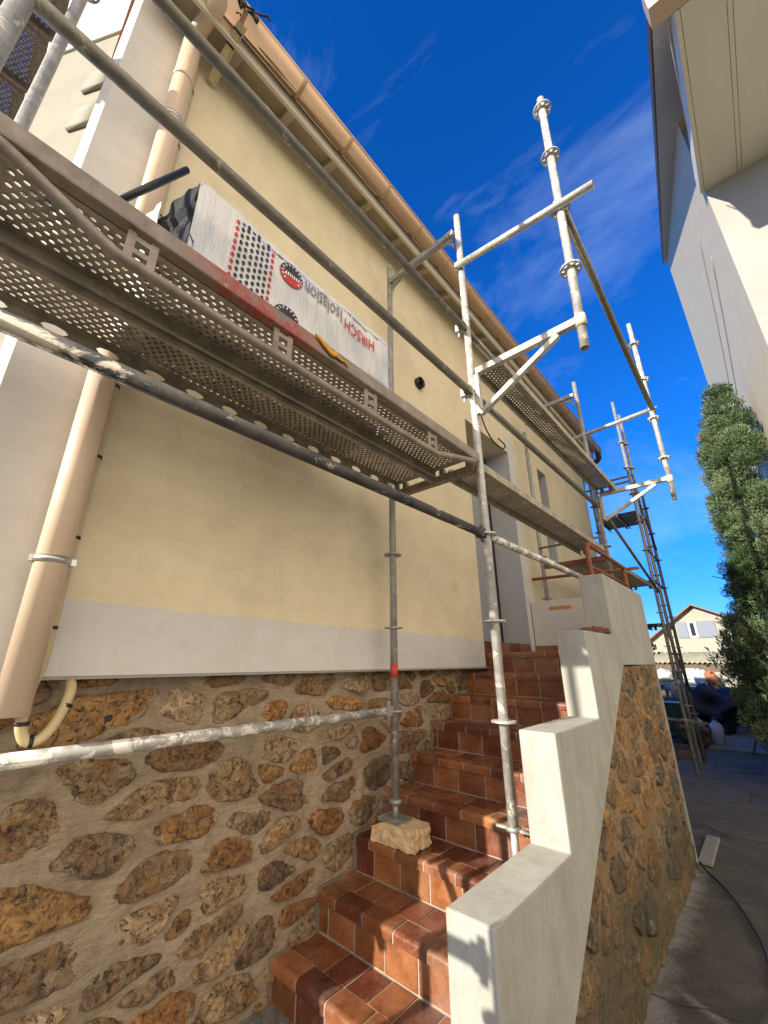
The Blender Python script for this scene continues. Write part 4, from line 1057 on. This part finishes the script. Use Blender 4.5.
# low hedge growth behind and beside the path
def shrub(name,c,r,label,mat=LEAF,n=1500,size=.035,k=16,flat=.8,cat='shrub',seed=1):
    t=thing(name,(c[0],c[1],ZG),label,cat); rr=random.Random(seed); C=[]
    for i in range(k):
        d=Vector((rr.uniform(-1,1),rr.uniform(-1,1),rr.uniform(-1,1)*flat)); C.append(((c[0]+d.x*r*.7,c[1]+d.y*r*.7,c[2]+d.z*r*.7),r*rr.uniform(.3,.5),rr.uniform(.1,.8)))
    leaf_cloud(rr,C,n,size).build('crown',mat,t,recalc=False)
    MB().tube([(c[0],c[1],ZG),(c[0]+.03,c[1],c[2])],[.05,.02],8).build('trunk',BARK,t)
shrub('yellow_shrub',(-.40,13.0,.40),.36,'yellow green shrub between the gable house and the conifer',LEAF2,900,.06,16,.8,seed=3)
shrub('small_palm_shrub',(-2.75,15.2,.35),.34,'small dark green shrub behind the far tower',LEAF2,700,.06,12,.7,seed=5)
shrub('garden_bush',(.15,13.2,-.75),.85,'dark bush under the conifer at the right of the path',LEAF,500,.06,22,.7,seed=8)
shrub('garden_bush',(-.25,16.5,-.3),1.1,'dark bush at the end of the garden path',LEAF,350,.07,20,.7,seed=9)
shrub('low_plants',(-1.35,9.9,-1.2),.33,'low leafy plants at the left edge of the path',LEAF,1500,.03,12,.6,'plants',seed=10) if False else shrub('low_plants',(-1.35,9.9,-1.2),.33,'low leafy plants at the left edge of the path',LEAF,1500,.03,12,.6,'plants',10)

# ------------------------------------------------------------------ background house, shed, clutter
gh=thing('gable_house',(-2.5,30,ZG),'pale house with grey shutters and low gable beyond the garden','house')
YH=28
m=MB(); m.prism([(-5.3,ZG),(.6,ZG),(.6,1.25),(-2.45,2.78),(-5.3,.60)],'y',YH,36); m.build('wall',HOUSEW,gh)
m=MB(); m.prism([(-5.7,.36),(-2.45,2.86),(1.0,1.08),(1.0,1.02),(-2.45,2.79),(-5.7,.28)],'y',YH-.35,36.3); m.build('roof',TILE_ROOF,gh)
for (a,b) in ((-3.32,-2.86),(-2.42,-1.65)): MB().box((a,YH-.05,1.15),(b,YH-.003,1.98)).build('shutter',SHUT,gh,bevel=.01)
w=MB().box((-2.84,YH-.04,1.15),(-2.44,YH-.003,1.98)).build('window',WHITEP,gh,bevel=.01); MB().box((-2.73,YH-.05,1.25),(-2.55,YH-.041,1.90)).build('pane',GLASSD,w)
MB().box((-3.1,YH-.10,.40),(-1.1,YH-.003,.62)).build('ledge',HOUSEW,gh,bevel=.02)
# distant roofs at the left of it
for i,(x0,x1,z1,y) in enumerate(((-7.6,-5.6,.75,34),)):
    o=thing('distant_house',((x0+x1)/2,y,ZG),'small pale roofline left of the gable house','house')
    MB().prism([(x0,ZG),(x1,ZG),(x1,z1-.4),((x0+x1)/2,z1+.3),(x0,z1-.4)],'y',y,y+5).build('wall',HOUSEW,o); MB().prism([(x0-.2,z1-.45),((x0+x1)/2,z1+.42),(x1+.2,z1-.45),((x0+x1)/2,z1+.3)],'y',y-.2,y+5.2).build('roof',TILE_ROOF,o)
# shed
sh=thing('garden_shed',(-2.4,23,ZG),'open garden shed with a corrugated roof, in front of the gable house','shed')
m=MB(); n=104; x0,x1=-4.9,-.45
for i in range(n+1):
    x=x0+(x1-x0)*i/n; w_=.035*math.sin(i/n*2*math.pi*26)
    m.v+= [Vector((x,22,-.07+w_)),Vector((x,24.2,.36+w_)),Vector((x,22,-.09+w_)),Vector((x,24.2,.34+w_))]
for i in range(n):
    a=i*4; m.face([a,a+4,a+5,a+1],True); m.face([a+2,a+3,a+7,a+6],True); m.face([a,a+2,a+6,a+4],False)
m.build('corrugated_roof',CORR,sh,recalc=False)
for x in (-4.6,-3.5,-2.3,-1.45,-.7): MB().box((x-.05,22.1,ZG),(x+.05,22.2,-.12)).build('post',WOODD,sh)
MB().box((-4.8,24.1,ZG),(-.5,24.2,.25)).build('back_wall',plain('shed_back',(.09,.07,.055),.8,.3),sh)
MB().box((-4.8,22.12,-.42),(-.5,22.17,-.14)).build('header_beam',WOODD,sh)
for (x0_,x1_,z0_,z1_,lb) in ((-2.75,-2.30,-1.3,-.30,'white board leaning in the shed left of its middle'),(-2.0,-.85,-1.2,-.42,'long cream panel leaning in the shed')):
    o=MB().box((x0_,21.6,z0_-.1),(x1_,21.66,z1_)).build('leaning_panel',HOUSEW if x1_>-1 else WHITEP,loc=((x0_+x1_)/2,21.6,z0_-.1),bevel=.01); tag(o,lb,'panel')
for i_,(x_,z_,m_,lb) in enumerate(((-3.7,-.9,TERRA,'brick red crate at the left end of the shed'),(-2.55,-.95,GREENP,'green crate in front of the white board in the shed'),(-1.5,-1.0,BLACK,'black crate before the long cream panel'),(-1.05,-.95,TERRA,'red crate at the right of the shed'))):
    t=thing('storage_crate',(x_,20.6,ZG),lb,'crate'); MB().box((x_-.22,20.4,ZG+.02),(x_+.22,20.8,z_)).build('box',m_,t,bevel=.02); MB().box((x_-.25,20.37,z_-.05),(x_+.25,20.83,z_+.02)).build('rim',m_,t,bevel=.01)
def blob(name,c,s,mat,label,cat,seed=1,group=None,rough=.25,loc=None):
    m=MB(); N1,N2=40,22
    for j in range(N2+1):
        for i in range(N1):
            a=2*math.pi*i/N1; b=-math.pi/2+math.pi*j/N2; d=Vector((math.cos(a)*math.cos(b),math.sin(a)*math.cos(b),math.sin(b)))
            k=1+rough*noise.noise(d*1.6+Vector((seed*7,0,0)))+rough*.7*noise.noise(d*4+Vector((seed,0,0)))+rough*.4*noise.noise(d*10+Vector((seed,3,0)))
            p=Vector((c[0]+d.x*s[0]*k,c[1]+d.y*s[1]*k,max(c[2]+d.z*s[2]*k,ZG+.01))); m.v.append(p)
    for j in range(N2):
        for i in range(N1):
            i2=(i+1)%N1; m.face([j*N1+i,j*N1+i2,(j+1)*N1+i2,(j+1)*N1+i],True)
    o=m.build(name,mat,loc=(c[0],c[1],ZG)); tag(o,label,cat,group); return o
blob('white_sack',(-3.35,21.3,-.72),(.30,.3,.42),WHITEP,'white sack heaped left under the shed roof','sack',2)
blob('white_sack',(-2.95,21.2,-1.05),(.36,.3,.34),WHITEP,'lower white sack beside the tower foot','sack',3)
blob('white_sack',(-2.1,21.1,-.72),(.24,.22,.42),WHITEP,'white sack on top of the dark tarpaulin heap','sack',5)
blob('terracotta_sack',(-1.80,21.0,-.62),(.17,.17,.30),TERRA,'reddish bundle between the white sacks in the shed','bundle',6)
blob('tarpaulin_heap',(-1.20,12.4,-1.0),(.52,.6,.46),NAVY,'dark navy tarpaulin draped over a heap in the garden','tarpaulin',4,rough=.4)
def tubb(c,s,label,mat=GREENP):
    t=thing('storage_tub',(c[0],c[1],ZG),label,'tub'); x,y=c; w,d,h=s
    m=MB(); m.prism([(x-w*.45,ZG+.02),(x+w*.45,ZG+.02),(x+w/2,ZG+h),(x-w/2,ZG+h)],'y',y-d/2,y+d/2); m.build('body',mat,t,bevel=.015)
    MB().box((x-w/2-.02,y-d/2-.02,ZG+h),(x+w/2+.02,y+d/2+.02,ZG+h+.04)).build('lid',mat,t,bevel=.012)
tubb((-1.95,11.3),(.75,.5,.62),'dark green plastic tub behind the tower foot')
tubb((-.72,13.6),(.55,.45,.60),'dark green plastic tub right of the tarpaulin heap')
def crate(x,y,label):
    t=thing('plant_pot',(x,y,ZG),label,'pot'); MB().lathe([(0,ZG+.02),(.10,ZG+.02),(.14,ZG+.26),(.155,ZG+.26),(.155,ZG+.31),(.13,ZG+.31),(.115,ZG+.28),(0,ZG+.28)],(x,y,0),20).build('pot',TERRA,t)
crate(-1.22,10.3,'terracotta pot at the right foot of the far tower'); crate(-1.48,10.5,'terracotta pot half hidden behind the tower uprights')
def jug(x,y,label):
    t=thing('plastic_jug',(x,y,ZG),label,'jug'); MB().lathe([(0,ZG+.02),(.10,ZG+.02),(.11,ZG+.30),(.09,ZG+.37),(.035,ZG+.41),(.035,ZG+.45),(0,ZG+.45)],(x,y,0),20).build('body',plain('pale_blue_plastic',(.45,.52,.62),.4,.1),t); MB().lathe([(.04,ZG+.44),(.04,ZG+.48),(0,ZG+.48)],(x,y,0),14).build('cap',BLACK,t)
jug(-1.02,10.55,'pale plastic jug right of the pots'); jug(-1.33,10.9,'pale plastic jug standing behind the pots')
o=MB().beam((-.52,11.2,-.62),(-.25,11.0,-1.02),.06,.03).build('green_board',plain('pale_green_board',(.30,.50,.36),.6,.15),loc=(-.4,11.1,-.8)); tag(o,'pale green board leaning by the bush at the right','board')
for (x,y,w,d,h,lb) in ((-1.45,8.9,.65,.3,.10,'weathered board pile at the foot of the far tower'),(-1.7,9.5,.8,.25,.22,'timber offcuts behind the far tower foot')):
    t=thing('timber_pile',(x,y,ZG),lb,'timber'); rr2=random.Random(int(w*100))
    for k in range(5):
        yy=y-d/2+d*k/4; MB().box((x-w/2+rr2.uniform(0,.1),yy,ZG+.02+.03*(k%3)),(x+w/2-rr2.uniform(0,.15),yy+.06,ZG+.05+.03*(k%3))).build('plank',WOODD,t)

# ------------------------------------------------------------------ camera
cam=bpy.data.cameras.new('camera'); co=bpy.data.objects.new('camera',cam); col.objects.link(co); scene.camera=co
f=405.5; pit=R(19.5715); yaw=R(42.4534)
co.location=(0,0,0); co.rotation_euler=(R(90)+pit,0,yaw)
cam.sensor_fit='VERTICAL'; cam.sensor_height=24; cam.lens=f/1024*24
cam.shift_x=(384-375.544)/1024; cam.shift_y=(516.483-512)/1024
cam.clip_start=.02; cam.clip_end=1000

# ------------------------------------------------------------------ light
LD=Vector((.22,1,-.41)).normalized(); FILL_GLOW=(7.4,6.5,5.2)
el=math.asin(-LD.z); sd=-LD
sun=bpy.data.lights.new('sun','SUN'); so=bpy.data.objects.new('sun',sun); col.objects.link(so)
so.rotation_euler=LD.to_track_quat('-Z','Y').to_euler(); sun.energy=4.0; sun.angle=R(.55); sun.color=(1,.93,.80); so.location=(-10,-20,12)
wd=bpy.data.worlds.new('World'); scene.world=wd; wd.use_nodes=True; nt=wd.node_tree; N_=nt.nodes; bg=N_['Background']
sky=N_.new('ShaderNodeTexSky'); sky.sky_type='NISHITA'; sky.sun_disc=False; sky.sun_elevation=el; sky.sun_rotation=math.atan2(sd.x,sd.y)
sky.air_density=.60; sky.dust_density=.0; sky.ozone_density=2.0; sky.altitude=200
hs=N_.new('ShaderNodeHueSaturation'); hs.inputs['Saturation'].default_value=1.33; hs.inputs['Hue'].default_value=.505; hs.inputs['Value'].default_value=1.0
nt.links.new(sky.outputs[0],hs.inputs['Color'])
tc=N_.new('ShaderNodeTexCoord'); mp=N_.new('ShaderNodeMapping'); mp.inputs['Scale'].default_value=(1,2.6,1.6); mp.inputs['Rotation'].default_value=(.5,.6,.4); nt.links.new(tc.outputs['Generated'],mp.inputs[0])
nz=N_.new('ShaderNodeTexNoise'); nz.inputs['Scale'].default_value=2.1; nz.inputs['Detail'].default_value=9; nz.inputs['Roughness'].default_value=.62; nz.inputs['Distortion'].default_value=.35; nt.links.new(mp.outputs[0],nz.inputs['Vector'])
rp=N_.new('ShaderNodeValToRGB'); rp.color_ramp.elements[0].position=.50; rp.color_ramp.elements[0].color=(0,0,0,1); rp.color_ramp.elements[1].position=.80; rp.color_ramp.elements[1].color=(.12,.12,.12,1); nt.links.new(nz.outputs['Fac'],rp.inputs[0])
mx=N_.new('ShaderNodeMix'); mx.data_type='RGBA'; nt.links.new(rp.outputs[0],mx.inputs[0]); gm=N_.new('ShaderNodeGamma'); gm.inputs[1].default_value=1.12; sc=N_.new('ShaderNodeVectorMath'); sc.operation='SCALE'; sc.inputs['Scale'].default_value=1.0; nt.links.new(hs.outputs[0],gm.inputs[0]); nt.links.new(gm.outputs[0],sc.inputs[0]); 
# bluer, darker band towards the horizon ahead, and an added warm glow, right of and behind the camera, that fills the wall
tg=N_.new('ShaderNodeTexCoord'); sx=N_.new('ShaderNodeSeparateXYZ'); nt.links.new(tg.outputs['Generated'],sx.inputs[0])
rz_=N_.new('ShaderNodeValToRGB'); e_=rz_.color_ramp.elements; e_[0].position=0; e_[0].color=(.14,.18,.36,1); e_[1].position=.75; e_[1].color=(.80,.97,1.12,1); e2=e_.new(.3); e2.color=(.38,.72,.80,1); nt.links.new(sx.outputs[2],rz_.inputs[0])
ml=N_.new('ShaderNodeMix'); ml.data_type='RGBA'; ml.blend_type='MULTIPLY'; ml.inputs[0].default_value=1; nt.links.new(sc.outputs[0],ml.inputs[6]); nt.links.new(rz_.outputs[0],ml.inputs[7])
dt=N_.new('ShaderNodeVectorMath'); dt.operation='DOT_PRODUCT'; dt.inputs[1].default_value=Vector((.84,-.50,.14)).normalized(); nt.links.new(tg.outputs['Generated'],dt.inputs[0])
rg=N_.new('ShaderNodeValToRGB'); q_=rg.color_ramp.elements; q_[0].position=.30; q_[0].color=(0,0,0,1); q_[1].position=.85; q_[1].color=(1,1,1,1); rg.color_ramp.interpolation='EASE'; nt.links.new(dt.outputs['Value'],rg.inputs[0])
glow_mix=N_.new('ShaderNodeMix'); glow_mix.data_type='RGBA'; nt.links.new(rg.outputs[0],glow_mix.inputs[0]); nt.links.new(ml.outputs[2],glow_mix.inputs[6]); glow_mix.inputs[7].default_value=(FILL_GLOW[0],FILL_GLOW[1],FILL_GLOW[2],1)
nt.links.new(glow_mix.outputs[2],mx.inputs[6]); mx.inputs[7].default_value=(5.2,6.2,7.6,1)
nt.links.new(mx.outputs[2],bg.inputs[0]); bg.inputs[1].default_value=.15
scene.view_settings.view_transform='Standard'; scene.view_settings.look='None'; scene.view_settings.exposure=1.12; scene.view_settings.gamma=1
scene.render.engine='CYCLES'; scene.cycles.max_bounces=8; scene.cycles.diffuse_bounces=5
